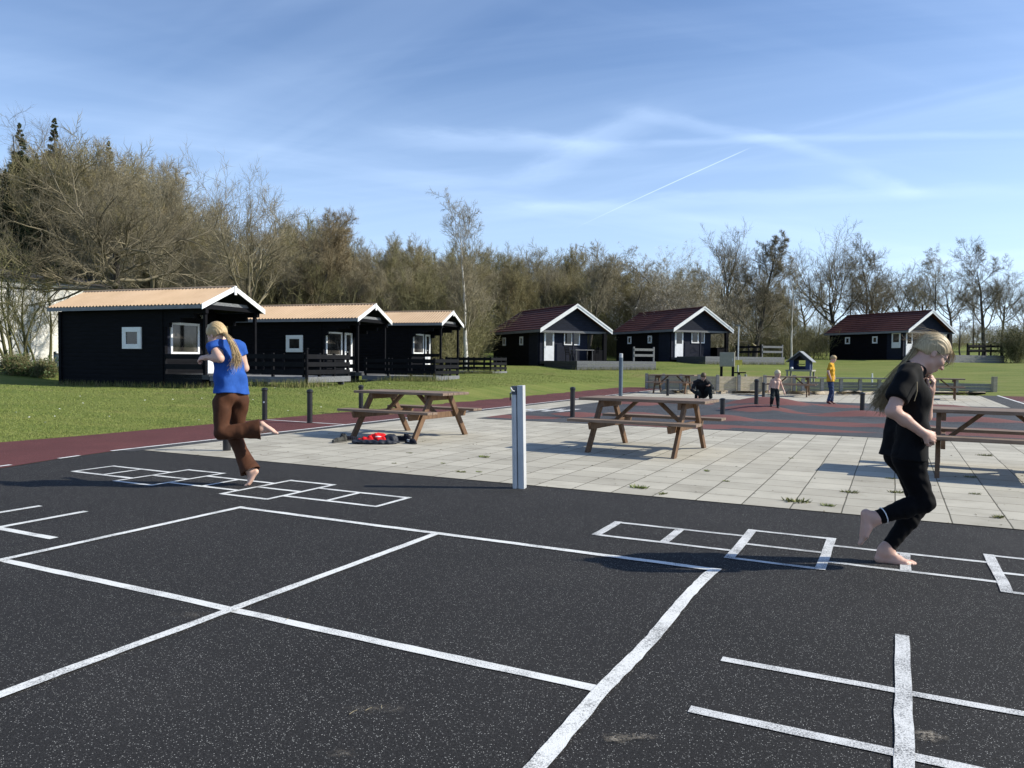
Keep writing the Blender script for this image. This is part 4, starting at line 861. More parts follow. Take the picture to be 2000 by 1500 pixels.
def bare_tree(seed, H, r0, fork=.3, n1=9, ang1=.85, len1=.52, n2=7, n3=6, n4=7, up=.10, wander=.16, tw=.0075, lean=(0, 0), stems=1, leader=True, twl=.55, drop=.45, droop=0., rf1=.48, flecks=0, fsize=.03, aspect=1., ang2=.75):
    """leafless tree of height H: (trunk mesh, crown mesh, flecks mesh or None)"""
    rs = np.random.RandomState(seed); tr = Geo(); cr = Geo()
    hl = H * (.92 if leader else fork + .20)
    P = np.zeros((stems, 3)); P[:, 0] = rs.randn(stems) * .25 * (stems > 1); P[:, 1] = rs.randn(stems) * .25 * (stems > 1); P[:, 2] = -.25
    D = np.tile(np.array([lean[0], lean[1], 1.]), (stems, 1)) + rs.randn(stems, 3) * (.16 if stems > 1 else .02)
    tp, trd = shoots(P, D, np.full(stems, hl), np.full(stems, r0) * (.6 + .5 * rs.rand(stems) if stems > 1 else 1.), 12, wander * .35, .03, rs, .12 if leader else .55)
    trd[:, 0] *= 1.35
    tr.tubes(tp, trd, 9)
    a = offshoots(tp, trd, n1, fork if leader else .95 * fork / (fork + .20), ang1, .18, len1, rs, drop, 1.0, rf1)
    D1 = a[1].copy(); D1[:, :2] *= aspect
    b1, r1 = shoots(a[0], D1, a[2], np.maximum(a[3], .02), 8, wander, up, rs, .18); cr.tubes(b1, r1, 6)
    a = offshoots(b1, r1, n2, .22, ang2, .22, .58, rs, .45); b2, r2 = shoots(a[0], a[1], a[2], np.maximum(a[3], .012), 6, wander * 1.1, up * .8, rs, .35); cr.tubes(b2, r2, 4)
    a = offshoots(b2, r2, n3, .2, .7, .25, .55, rs, .4); b3, r3 = shoots(a[0], a[1], a[2], np.maximum(a[3], .008), 4, wander * 1.2, up * .6 - droop, rs, .4); cr.tubes(b3, r3, 3)
    for src, sr, k, f in ((b3, r3, n4, 1.), (b2, r2, max(2, n4 // 2), .7)):
        a = offshoots(src, sr, k, .12, .62, .3, .6, rs, .35); L = np.clip(a[2], .12, twl) * f + .1; D4 = a[1] - np.array([0, 0, droop * 2.5]); cr.spikes(a[0], D4, L, tw, rs)
    tips = a[0] + a[1] * .2
    fl = None
    if flecks:
        src = b3.reshape(-1, 3); q = src[rs.randint(0, len(src), flecks)] + rs.randn(flecks, 3) * .13; g = Geo(); g.flecks(q, fsize * (.6 + .8 * rs.rand(flecks)), rs); fl = g.mesh('leaves', False)
    return tr.mesh('trunk'), cr.mesh('crown'), fl
def plant(kind, meshes, mats, loc, rz, sc, label, group=None, tilt=None, cat='tree'):
    t = empty(kind, loc, rz, label, cat, group, tilt); t.scale = (sc, sc, sc) if np.isscalar(sc) else sc
    for nm, me, m in zip(('trunk', 'crown', 'leaves'), meshes, mats):
        if me is None: continue
        o = bpy.data.objects.new(nm, me); COL.objects.link(o); o.parent = t
        if len(me.materials) == 0: me.materials.append(m)
    return t
def height_at(px, top, Y):
    """ground place under a pixel column at distance Y, and the height that reaches pixel row top"""
    g = DP(px, top, Y); z = TZ(g[0], g[1]); return (g[0], g[1], z), g[2] - z
def hero(kind, px, top, Y, label, mats, group=None, rz=0., tilt=None, **kw):
    loc, H = height_at(px, top, Y); ms = bare_tree(H=H, **kw); zmax = max(v.co.z for v in ms[1].vertices); k = H / max(zmax, .1)
    return plant(kind, ms, mats, loc, rz, k, label, group, tilt)
# -- the single trees one can tell apart
hero('oak_tree', 205, 222, 31.5, 'great spreading bare oak rising over the roof of the nearest black cabin', (M_BARKD, M_TWD), seed=7, r0=.31, fork=.50, n1=15, ang1=1.15, len1=.84, n2=11, n3=9, n4=10, rf1=.6, up=.06, wander=.17, leader=False, tw=.0045, drop=.1, twl=.55, aspect=1.05)
hero('bare_tree', 300, 285, 37, 'tall bare tree between the great oak and the tree above the middle cabin', (M_BARK, M_TW[2]), seed=19, r0=.20, fork=.35, n1=12, ang1=.7, len1=.42, n2=8, n3=8, n4=8, up=.14, leader=True, tw=.0068)
hero('bare_tree', 497, 302, 42, 'tall bare tree with rounded crown above the middle black cabin', (M_BARK, M_TW[2]), seed=23, r0=.24, fork=.30, n1=10, ang1=.72, len1=1.15, n2=9, n3=8, n4=8, up=.15, leader=False, tw=.007, drop=.2)
hero('bare_tree', 612, 386, 46, 'bare reddish brown tree between the rounded tree and the woodland over the cabins', (M_BARK, M_TW[3]), seed=29, r0=.2, fork=.32, n1=10, ang1=.7, len1=.52, n2=9, n3=9, n4=11, up=.13, leader=True, tw=.0075)
M_BIRCH = bark_mat('birch_bark', (.42, .40, .37), (.74, .72, .68), None, 5.)
hero('birch_tree', 913, 362, 45, 'slender white trunked birch standing between the tan and red roofed cabins', (M_BIRCH, M_TW[2]), seed=31, r0=.18, fork=.18, n1=15, ang1=.42, len1=.40, n2=7, n3=6, n4=8, up=.12, wander=.10, leader=True, tw=.0065, droop=.06, ang2=.55)
hero('bare_tree', 1150, 463, 64, 'dark trunked bare tree rising behind the ridge of the leftmost red roofed cabin', (M_BARKD, M_TW[2]), seed=37, r0=.24, fork=.30, n1=10, ang1=.75, len1=.55, n2=7, n3=7, n4=9, up=.12, leader=True, tw=.011)
hero('bare_tree', 1228, 490, 66, 'thin crooked bare tree between the two left red roofed cabins', (M_BARKD, M_TW[2]), seed=38, r0=.16, fork=.45, n1=7, ang1=.6, len1=.45, n2=6, n3=5, n4=6, up=.1, wander=.25, leader=True, tw=.011)
hero('bare_tree', 1335, 478, 72, 'curly topped slim bare tree over the pale blossom bushes', (M_BARKD, M_TW[2]), seed=41, r0=.16, fork=.5, n1=7, ang1=.55, len1=.42, n2=6, n3=6, n4=7, up=.02, wander=.3, leader=True, tw=.012, droop=.1)
hero('bare_tree', 1412, 430, 70, 'tall bare tree with forked leaning limbs behind the middle red cabin', (M_BARKD, M_TWD), seed=43, r0=.27, fork=.4, n1=9, ang1=.60, len1=.85, n2=7, n3=7, n4=8, up=.14, leader=False, tw=.011, drop=.15)
hero('bare_tree', 1476, 456, 61, 'dense cone shaped bare tree with visible straight trunk behind the long grey terrace', (M_BARKD, M_TWD), seed=47, r0=.24, fork=.16, n1=22, ang1=1.0, len1=.42, n2=8, n3=7, n4=8, up=.08, leader=True, tw=.010, drop=.7)
hero('birch_tree', 1548, 492, 66, 'very thin pale birch just left of the far right cabin', (M_BIRCH, M_TW[2]), seed=53, r0=.10, fork=.25, n1=13, ang1=.5, len1=.3, n2=5, n3=5, n4=6, up=.08, leader=True, tw=.009)
hero('oak_tree', 1634, 436, 73, 'broad bare oak behind the left end of the far right cabin', (M_BARKD, M_TWD), seed=59, r0=.27, fork=.30, n1=12, ang1=.9, len1=1.15, n2=9, n3=7, n4=7, up=.12, wander=.13, leader=False, tw=.0095, drop=.2)
hero('bare_tree', 1691, 450, 74, 'narrow upright bare tree above the middle of the far right roof', (M_BARKD, M_TWD), seed=61, r0=.20, fork=.34, n1=12, ang1=.75, len1=.34, n2=8, n3=7, n4=8, up=.10, wander=.14, leader=True, tw=.0115)
hero('bare_tree', 1728, 478, 72, 'left leaning bare tree above the right part of the far right roof', (M_BARKD, M_TWD), seed=67, r0=.23, fork=.34, n1=10, ang1=.85, len1=.95, n2=8, n3=7, n4=7, up=.12, wander=.15, leader=False, tw=.0115, lean=(-.14, 0), drop=.2)
hero('birch_tree', 1832, 470, 76, 'wispy weeping bare tree directly right of the far right cabin gable', (M_BARKD, M_TW[2]), seed=71, r0=.17, fork=.4, n1=10, ang1=.62, len1=.5, n2=7, n3=6, n4=9, up=.05, leader=True, tw=.009, droop=.14, lean=(-.03, 0))
hero('oak_tree', 1928, 456, 66, 'bare oak with open crown at the right edge of the far lawn', (M_BARKD, M_TWD), seed=73, r0=.26, fork=.30, n1=11, ang1=.9, len1=.46, n2=9, n3=8, n4=8, up=.09, wander=.14, leader=True, tw=.0105, drop=.4)
hero('bare_tree', 1880, 560, 68, 'young crooked bare tree left of the rightmost oak', (M_BARKD, M_TWD), seed=74, r0=.10, fork=.4, n1=8, ang1=.6, len1=.5, n2=6, n3=5, n4=5, up=.07, wander=.3, leader=True, tw=.0105)
# mossy young trees in front of the white building
for i, (px, top, Y, sd, st, lab) in enumerate(((46, 470, 29.0, 81, 3, 'mossy many stemmed small tree in front of the white wall'), (92, 480, 29.5, 83, 1, 'thin single stemmed young tree between the mossy tree and the nearest cabin'), (4, 440, 28.0, 85, 2, 'mossy small tree cut by the left edge of the photo'), (75, 500, 30.5, 89, 2, 'slim twin stemmed tree close to the white wall'), (20, 490, 30.2, 88, 1, 'thin mossy tree beside the left edge close to the white wall'))):
    hero('young_tree', px, top, Y, lab, (M_BARKG, M_TW[1], M_LEAFY), 'young trees before the white wall', seed=sd, r0=.075, fork=.22, n1=8, ang1=.6, len1=.45, n2=4, n3=4, n4=4, up=.1, stems=st, leader=True, tw=.005, flecks=350, fsize=.035)
# spruces on the far left
def spruce(seed, H):
    rs = np.random.RandomState(seed); tr = Geo(); cr = Geo(); tp, trd = shoots(np.array([[0, 0, -.2]]), np.array([[0, 0, 1.]]), np.array([H * .95]), np.array([.24]), 10, .012, .02, rs, .08); tr.tubes(tp, trd, 8)
    n = 210; t = np.sort(rs.rand(n) ** .85); z = H * (.05 + .94 * t); a = rs.rand(n) * 6.283; R = H * .23 * (1 - t) ** 1.05 * (.4 + .8 * rs.rand(n)) + .05
    P = np.stack([0 * z, 0 * z, z], -1); D = np.stack([np.cos(a), np.sin(a), .25 - .5 * (1 - t)], -1)
    b, r = shoots(P, D, R, np.full(n, .022), 5, .06, .04, rs, .3); cr.tubes(b, r, 3)
    a1 = offshoots(b, r, 16, .15, .8, .2, .42, rs, .5); b1, r1 = shoots(a1[0], a1[1] - np.array([0, 0, .25]), np.clip(a1[2], .04, .9), np.full(len(a1[0]), .008), 3, .08, -.05, rs)
    a2 = offshoots(b1, r1, 9, .05, .75, .2, .6, rs, .2); cr.spikes(a2[0], a2[1] - np.array([0, 0, .3]), np.clip(a2[2] * 1.5, .06, .26), .022, rs)
    return tr.mesh('trunk'), cr.mesh('crown')
M_NEED = twig_mat('spruce_needles', (.012, .022, .010), (.024, .038, .016), (.045, .060, .024))
SPR = spruce(5, 15.)
for px, top, Y, rz, lab in ((38, 240, 49, .3, 'dark spruce with the leftmost of the high tips over the white building'), (52, 400, 44, 3.3, 'shortest dark spruce directly above the roof of the white building'), (106, 230, 52, 1.9, 'dark spruce with the tallest tip, showing through the left part of the oak'), (-20, 262, 48, 2.7, 'dark spruce cut by the left edge of the photo'), (72, 300, 46, 4.4, 'lower dark spruce between the two tall spruces'), (148, 330, 50, 5.2, 'dark spruce mostly hidden inside the crown of the great oak'), (10, 330, 45, 1.2, 'lower dark spruce at the left edge below the tall tips'), (212, 275, 54, .8, 'thin spruce tip poking up behind the great oak')):
    loc, H = height_at(px, top, Y); plant('spruce_tree', SPR, (M_BARKD, M_NEED), loc, rz, H / 14.9 * np.array([1, 1, 1.]), lab, 'dark spruces behind the white building')
# -- the woodland row
WOOD = []
for i in range(7):
    st = (1, 3, 1, 4, 2, 1, 3)[i]
    WOOD.append((bare_tree(100 + i, 10., (.15, .10, .17, .085, .12, .14, .10)[i], fork=(.26, .1, .32, .08, .15, .28, .1)[i], n1=(13, 8, 12, 7, 10, 13, 8)[i], ang1=(.75, .5, .85, .5, .6, .65, .5)[i], len1=(.95, .36, 1.05, .36, .40, .85, .38)[i], n2=8, n3=7, n4=7, up=.13, leader=i not in (0, 2, 5), tw=.0078, stems=st, flecks=0), (M_BARK, M_TW[(0, 1, 2, 0, 3, 1, 2)[i]])))
    WOOD[-1] = (WOOD[-1][0], WOOD[-1][1], max(v.co.z for v in WOOD[-1][0][1].vertices))
def skyline(px):
    X = (-150, 100, 330, 400, 450, 520, 560, 620, 660, 700, 735, 770, 800, 840, 880, 960, 1000, 1050, 1100, 1180, 1230, 1290, 1340, 1400, 1470, 1530, 1590, 1700, 1800, 1900, 2050)
    Y_ = (400, 430, 440, 450, 470, 430, 410, 400, 420, 455, 462, 428, 440, 470, 455, 470, 466, 474, 478, 480, 488, 512, 510, 525, 545, 560, 580, 600, 610, 620, 640)
    return float(np.interp(px, X, Y_))
def woodland():
    rs = random.Random(21); rows = ((47, 52, 34, .80, 380, 915), (54, 62, 40, .92, 330, 925), (66, 78, 34, 1.02, 250, 930), (70, 78, 34, .9, 900, 1420), (78, 88, 34, 1.03, 900, 1560), (76, 92, 10, 1.0, 1400, 1990))
    for a, b, n, k, x0, x1 in rows:
        for i in range(n):
            px = x0 + (x1 - x0) * (i + rs.uniform(.1, .9)) / n; Y = rs.uniform(a, b); top = skyline(px) + rs.uniform(-6, 42)
            loc, H = height_at(px, top, Y); H = max(H, 3.) * k; ms, mt, zm = WOOD[rs.randrange(7)]; s = H / zm; w = s * rs.uniform(.75, 1.05)
            plant('bare_tree', ms, mt, loc, rs.uniform(0, 6.28), (w, w, s), 'bare twiggy tree in the dense woodland row behind the cabins', 'trees of the woodland row')
def left_wood():
    rs = random.Random(33)
    for n, Y0, Y1, x0, x1, dy, k in ((14, 45, 50, 75, 470, 12, 1.), (14, 51, 58, 60, 480, -4, 1.), (12, 42, 46, 215, 470, 70, .9), (4, 55, 62, -60, 70, 25, 1.)):
        for i in range(n):
            px = x0 + (x1 - x0) * (i + rs.uniform(.15, .85)) / n; Y = rs.uniform(Y0, Y1)
            top = float(np.interp(px, (-90, 20, 70, 150, 230, 290, 340, 390, 470), (270, 255, 262, 238, 275, 292, 335, 405, 440))) + dy + rs.uniform(-10, 34)
            loc, H = height_at(px, top, Y); ms, mt, zm = WOOD[(0, 2, 4, 5, 0, 2, 6)[rs.randrange(7)]]; s = H / zm; w = s * rs.uniform(.72, .95)
            plant('bare_tree', ms, mt, loc, rs.uniform(0, 6.28), (w, w, s), 'bare twiggy tree in the dense woodland row behind the cabins', 'trees of the woodland row')
def right_row():
    AIRY = []
    for i in range(3):
        ms = bare_tree(200 + i, 10., (.17, .13, .15)[i], fork=(.34, .4, .3)[i], n1=(11, 10, 12)[i], ang1=(.8, .6, .85)[i], len1=(1.0, .34, .9)[i], n2=7, n3=6, n4=6, up=.12, wander=.12, leader=(False, True, False)[i], tw=.0085); AIRY.append((ms, max(v.co.z for v in ms[1].vertices)))
    rs = random.Random(8)
    for px, top, k, Y in ((1575, 515, 0, 84), (1600, 545, 1, 90), (1660, 500, 1, 86), (1712, 520, 2, 88), (1762, 505, 0, 84), (1790, 535, 1, 92), (1808, 515, 2, 86), (1862, 500, 0, 82), (1905, 540, 1, 90), (1960, 520, 2, 80), (2005, 545, 0, 78), (1500, 520, 1, 80), (1530, 540, 2, 86), (1442, 470, 0, 76), (1285, 500, 1, 82), (1255, 515, 2, 84)):
        loc, H = height_at(px, top, Y); ms, zm = AIRY[k]; s = H / zm; plant('bare_tree', ms, (M_BARKD, M_TWD if k != 1 else M_TW[2]), loc, rs.uniform(0, 6.28), (s * .95, s * .95, s), 'airy bare tree with dark limbs against the sky in the row right of the woodland', 'airy bare trees on the right')
woodland(); left_wood(); right_row()
# -- shrubs and thicket
def thicket(name, spots, seed, stems=9, leaf=0, twl=.35, tw=.008):
    rs = np.random.RandomState(seed); P = []; L = []; 
    for x, y, h in spots:
        a = rs.rand(stems) * 6.283; q = rs.rand(stems) * h * .35; P.append(np.stack([x + np.cos(a) * q, y + np.sin(a) * q, terrain(x + np.cos(a) * q, y + np.sin(a) * q) - .1], -1)); L.append(h * (.5 + .6 * rs.rand(stems)))
    P = np.concatenate(P); L = np.concatenate(L); n = len(P); D = np.stack([rs.randn(n) * .32, rs.randn(n) * .32, np.ones(n)], -1); g = Geo()
    b, r = shoots(P, D, L, np.full(n, .018), 5, .16, .03, rs, .3); g.tubes(b, r, 3)
    a = offshoots(b, r, 7, .15, .65, .25, .5, rs, .35); b1, r1 = shoots(a[0], a[1], a[2], np.full(len(a[0]), .009), 3, .2, .05, rs, .4); g.tubes(b1, r1, 3)
    a = offshoots(b1, r1, 6, .1, .7, .3, .6, rs, .3); g.spikes(a[0], a[1], np.clip(a[2], .12, twl) + .08, tw, rs)
    if leaf:
        src = b1.reshape(-1, 3); q = src[rs.randint(0, len(src), leaf)] + rs.randn(leaf, 3) * .10; g2 = Geo(); g2.flecks(q, .05 * (.5 + rs.rand(leaf)), rs); return g.mesh(name), g2.mesh('leaves', False)
    return g.mesh(name), None
def band(px0, px1, Y0, Y1, n, h0, h1, seed):
    rs = random.Random(seed); out = []
    for i in range(n):
        px = px0 + (px1 - px0) * (i + rs.random()) / n; g = DP(px, 700, rs.uniform(Y0, Y1)); out.append((g[0], g[1], rs.uniform(h0, h1)))
    return out
me, lf = thicket('undergrowth', band(390, 930, 43, 60, 190, 2.4, 5.2, 1) + band(900, 1330, 69, 82, 150, 2.2, 5.4, 2) + band(1330, 1610, 68, 84, 80, 2.0, 4.4, 12), 61, leaf=62000)
o = link('undergrowth', me, M_TW[1]); tag(o, 'dense brown undergrowth of bare stems below the woodland trees', 'undergrowth', kind='stuff')
l = link('leaves', lf, M_LEAFY, o); l['kind'] = 'stuff'
me, lf = thicket('undergrowth', band(-40, 330, 52, 62, 60, 3.6, 7.0, 3) + band(230, 330, 44, 52, 24, 3, 6, 33) + band(1560, 2040, 82, 110, 70, 1.5, 3.2, 5), 62, leaf=9000)
o = link('undergrowth', me, M_TW[0]); tag(o, 'brown undergrowth at both ends of the woodland row', 'undergrowth', kind='stuff'); l = link('leaves', lf, M_LEAFY, o); l['kind'] = 'stuff'
# single bushes
def bush(px, Y, h, seed, label, m, ml, leaf, cat='bush', group=None, stems=26):
    g = DP(px, 700, Y); me, lf = thicket('branches', [(g[0], g[1], h)], seed, stems=stems, leaf=leaf); t = empty('bush', (0, 0, 0), 0, label, cat, group); link('branches', me, m, t); link('leaves', lf, ml, t)
for px, Y, h, sd, leaf, lab in ((1298, 66, 8.0, 3, 17000, 'leftmost of the pale blossoming bushes behind the middle red cabin'), (1345, 67, 8.6, 4, 22000, 'pale blossoming bush just left of the middle red roof apex'), (1388, 66, 7.6, 5, 15000, 'pale blossoming bush just right of the middle red roof apex')):
    bush(px, Y, h, sd, lab, M_TW[2], M_BLOSSOM, leaf, group='pale blossoming bushes', stems=44)
bush(1985, 60, 3.0, 9, 'dense olive green bush at the right edge behind the dark terrace', M_TW[1], plain('olive_leaves', (.055, .065, .018), .7, .5, 3., bmp=0), 16000, stems=60)
bush(640, 41, 3.6, 12, 'yellow green budding bush behind the middle tan roof', M_TW[1], M_LEAFY, 5000, stems=50)
bush(1090, 66, 4.2, 13, 'yellow green budding bush behind the leftmost red roof', M_TW[1], M_LEAFY, 6000, stems=50)
bush(1205, 70, 4.8, 14, 'yellow green budding bush between the two left red roofs', M_TW[1], M_LEAFY, 6000, stems=50)
bush(462, 34, 2.6, 15, 'leafy bush seen through the gap between the two nearest black cabins', M_TW[1], M_LEAFY, 3000, stems=40)
bush(30, 27.3, .7, 16, 'low green bramble clump in front of the white wall at the left', M_TW[1], plain('bramble_leaves', (.05, .09, .02), .6, .5, 3., bmp=0), 5000, stems=60)
bush(85, 27.6, .6, 17, 'low bramble clump left of the blue grey service post', M_TW[1], bpy.data.materials['bramble_leaves'], 4000, stems=50)
# tall grass at the feet of the cabins
def at_(pose, a, b): p = LC(pose, a, b, 0); return p[0], p[1]
sp = [(*at_(A1, q, -.05), .8) for q in np.arange(.6, 3.6, .3)] + [(*at_(A1, 3.5, q), 1.) for q in np.arange(-.2, 1.2, .35)] + [(*at_(A2, q, .0), .9) for q in np.arange(1.3, 3.3, .3)] + [(*at_(A2, 3.3, -.2), 1.4), (*at_(A2, 2.4, -.3), 1.2)] + [(*at_(A3, q, .1), .9) for q in np.arange(.6, 2.6, .35)] + [(*at_(A3, 2.4, -.1), 1.3)] + [(*at_(A1, -q, .12), .5) for q in np.arange(0, 6, .35)] + [(*at_(A2, -q, .15), .5) for q in np.arange(0, 1.8, .3)] + [(*at_(B1, 4.4, q), 1.2) for q in np.arange(.5, 6, .7)] + [(*at_(B2, 3.4, q), 1.2) for q in np.arange(.5, 7, .8)]
tag(link('tall_grass', tuft_mesh('tall_grass', sp, .08, .32, 170, .34, .006), M_TALL), 'tufts of long yellowish grass growing along the cabin walls and terraces', 'grass', kind='stuff')
# weeds in the joints of the pavers
WE = [((1247, 953), 1.5), ((1295, 965), .8), ((1555, 980), 1.7), ((1616, 988), 1.0), ((1660, 962), 1.1), ((1752, 962), 1.1), ((945, 893), 1.2), ((800, 885), .6), ((900, 922), .9), ((1380, 920), .8), ((1925, 890), 1.2), ((1895, 932), .9), ((935, 922), .6), ((1950, 1010), 1.0), ((1545, 895), .5), ((1418, 940), .6), ((1740, 935), .7), ((770, 905), .5), ((865, 905), .5), ((1905, 965), .7)]
g0 = None
for k in range(3):
    rs = np.random.RandomState(70 + k); n = 70; a = rs.rand(n) * 6.283; r = (.07) * rs.rand(n) ** .7; P = np.stack([np.cos(a) * r * (1.3 if k else 1), np.sin(a) * r * .55, 0 * a], -1); h = .008 + .028 * rs.rand(n); b = rs.rand(n) * 6.283; A = np.stack([np.cos(b), np.sin(b), 0 * b], -1) * (.005 + .004 * rs.rand(n))[:, None]; t = a + rs.randn(n) * .8; ln = .015 + .03 * rs.rand(n)
    T = np.stack([np.cos(t) * ln, np.sin(t) * ln, h], -1); V = np.stack([P - A, P + A, P + T], 1).reshape(-1, 3); m_ = mesh_np('weed', V, None, np.arange(3 * n).reshape(-1, 3)); m_.materials.append(M_TALL if k else M_BLADE); WE.append(m_)
for i, ((px, py), s) in enumerate(WE[:20]):
    o = bpy.data.objects.new('weed', WE[20 + i % 3]); COL.objects.link(o); g = GP(px, py, .007); o.location = tuple(g); o.rotation_euler = (0, 0, ROTC + (i * 1.3 if i % 4 == 1 else 0)); o.scale = (s * .8, s * .8, s * .65); tag(o, 'small green weed tuft growing in a joint of the pale pavers', 'weed', 'weeds between the pavers')
def debris():
    rs = np.random.RandomState(44); n = 900; k = rs.rand(n) < .62; u = -8.9 + 12.5 * rs.rand(n); v = 6.85 + 7.0 * rs.rand(n) ** 1.4
    ju = np.round((u + .36) / .4) * .4 - .36; jv = np.round((v - 6.78) / .4) * .4 + 6.78; h = rs.rand(n) < .5
    u = np.where(k & h, ju + .008 * rs.randn(n), u); v = np.where(k & ~h, jv + .008 * rs.randn(n), v); P = np.stack([u, v, np.full(n, .0085)], -1); a = rs.rand(n) * 6.283; s = (.006 + .014 * rs.rand(n) ** 2)
    A = np.stack([np.cos(a) * s, np.sin(a) * s, 0 * a], -1); B = np.stack([-np.sin(a) * s * .5, np.cos(a) * s * .5, .35 * s], -1)
    V = np.stack([P - A, P + A * .8 + B, P + A * .4 - B * [1, 1, 0]], 1).reshape(-1, 3)
    tag(link('leaf_litter', mesh_np('leaf_litter', V, None, np.arange(3 * n).reshape(-1, 3)), twig_mat('dry_litter', (.03, .028, .015), (.07, .06, .03), (.12, .10, .05)), rz=ROTC), 'crumbs of dry leaves and moss scattered along the paver joints', 'leaf litter', kind='stuff')
debris()
# ================================================================== PEOPLE
def A3(*v): return np.array(v, float)
class Form:
    """a body or garment as blended rounded volumes, meshed as one continuous skin"""
    def __init__(s): s.p = []; s.cuts = []
    def cone(s, a, ra, b, rb, k=.02): s.p.append(('c', np.array(a, float), np.array(b, float), ra, rb, k)); return s
    def ell(s, c, r, ax=None, k=.02): s.p.append(('e', np.array(c, float), np.array(r, float), np.eye(3) if ax is None else np.array(ax, float), 0, k)); return s
    def chain(s, pts, rad, k=.02):
        for i in range(len(pts) - 1): s.cone(pts[i], rad[i], pts[i + 1], rad[i + 1], k)
        return s
    def cut(s, p, n): s.cuts.append((np.array(p, float), np.array(n, float) / np.linalg.norm(n))); return s
    def mesh(s, name, h, fold=None, lcut=None):
        lo = np.full(3, 1e9); hi = np.full(3, -1e9); bx = []
        for q in s.p:
            if q[0] == 'c': a = np.minimum(q[1] - q[3], q[2] - q[4]); b = np.maximum(q[1] + q[3], q[2] + q[4])
            else: a = q[1] - max(q[2]); b = q[1] + max(q[2])
            bx.append((a, b)); lo = np.minimum(lo, a); hi = np.maximum(hi, b)
        lo -= 4 * h; hi += 4 * h; n = np.ceil((hi - lo) / h).astype(int) + 1; F = np.full(n, 1., np.float32)
        ax = [lo[i] + h * np.arange(n[i]) for i in range(3)]
        for q, (a, b) in zip(s.p, bx):
            k = q[5]; i0 = np.maximum(((a - lo - k - 3 * h) / h).astype(int), 0); i1 = np.minimum(((b - lo + k + 3 * h) / h).astype(int) + 2, n); sl = tuple(slice(i0[i], i1[i]) for i in range(3))
            X, Y, Z = np.meshgrid(*(ax[i][sl[i]] for i in range(3)), indexing='ij'); P = np.stack([X, Y, Z], -1)
            if q[0] == 'c':
                ab = q[2] - q[1]; t = np.clip(((P - q[1]) @ ab) / max(ab @ ab, 1e-12), 0, 1); d = np.linalg.norm(P - q[1] - t[..., None] * ab, axis=-1) - (q[3] + (q[4] - q[3]) * t)
            else:
                L = (P - q[1]) @ q[3].T; k0 = np.linalg.norm(L / q[2], axis=-1); k1 = np.linalg.norm(L / q[2] ** 2, axis=-1); d = k0 * (k0 - 1) / np.maximum(k1, 1e-6)
            G = F[sl]; g = np.clip(.5 + .5 * (d - G) / k, 0, 1) if k > 0 else (d > G) * 1.
            F[sl] = (d * (1 - g) + G * g - k * g * (1 - g)).astype(np.float32)
        if fold is not None or s.cuts or lcut is not None:
            X, Y, Z = np.meshgrid(*ax, indexing='ij')
            if fold is not None: F += fold(X, Y, Z).astype(np.float32)
            for p, nn in s.cuts: F = np.maximum(F, ((X - p[0]) * nn[0] + (Y - p[1]) * nn[1] + (Z - p[2]) * nn[2]).astype(np.float32))
            if lcut is not None: F = np.maximum(F, lcut(X, Y, Z).astype(np.float32))
        return nets(name, F, lo, h)
def nets(name, F, lo, h):
    S = F < 0; c = [S[i:S.shape[0] - 1 + i, j:S.shape[1] - 1 + j, k:S.shape[2] - 1 + k] for i in (0, 1) for j in (0, 1) for k in (0, 1)]
    act = np.zeros(c[0].shape, bool); al = np.ones(c[0].shape, bool)
    for x in c: act |= x; al &= x
    act &= ~al; idx = np.full(act.shape, -1, np.int64); I = np.argwhere(act); idx[act] = np.arange(len(I))
    f = [F[I[:, 0] + i, I[:, 1] + j, I[:, 2] + k].astype(float) for i in (0, 1) for j in (0, 1) for k in (0, 1)]; off = np.array([(i, j, k) for i in (0, 1) for j in (0, 1) for k in (0, 1)], float)
    sm = np.zeros((len(I), 3)); cn = np.zeros(len(I))
    for a in range(8):
        for b in range(a + 1, 8):
            if np.abs(off[a] - off[b]).sum() != 1: continue
            m = (f[a] < 0) != (f[b] < 0); t = np.where(m, f[a] / np.where(m, f[a] - f[b], 1), 0)[:, None]; sm += np.where(m[:, None], off[a] + (off[b] - off[a]) * t, 0); cn += m
    V = lo + h * (I + sm / cn[:, None]); Q = []
    for axn in range(3):
        o1, o2 = [(1, 2), (2, 0), (0, 1)][axn]; sl0 = [slice(None)] * 3; sl1 = [slice(None)] * 3; sl0[axn] = slice(0, -1); sl1[axn] = slice(1, None); A = S[tuple(sl0)]; B = S[tuple(sl1)]
        for flip in (0, 1):
            E = np.argwhere(A & ~B if not flip else ~A & B); E = E[(E[:, o1] > 0) & (E[:, o2] > 0) & (E[:, o1] < F.shape[o1] - 1) & (E[:, o2] < F.shape[o2] - 1)]
            if not len(E): continue
            def g(d1, d2): e = E.copy(); e[:, o1] += d1; e[:, o2] += d2; return idx[e[:, 0], e[:, 1], e[:, 2]]
            q = np.stack([g(-1, -1), g(0, -1), g(0, 0), g(-1, 0)], 1); Q.append(q if not flip else q[:, ::-1])
    return mesh_np(name, V, np.concatenate(Q), None, True)
def skin_mat(name, col):
    m, nt, b = new_mat(name); v = coords(nt)
    nt.links.new(ramp(nt, noise(nt, v, 9., 4., .6), [(.3, tuple(c * .9 for c in col)), (.7, (col[0] * 1.06, col[1] * .98, col[2] * .97))]), b.inputs['Base Color'])
    b.inputs['Roughness'].default_value = .5; b.inputs['Subsurface Weight'].default_value = .12; b.inputs['Subsurface Radius'].default_value = (.012, .005, .003); b.inputs['Specular IOR Level'].default_value = .35; return m
M_SKIN = skin_mat('fair_skin', (.56, .36, .28)); M_SKINF = skin_mat('paler_fair_skin', (.60, .40, .31))  # two complexions, the second slightly paler
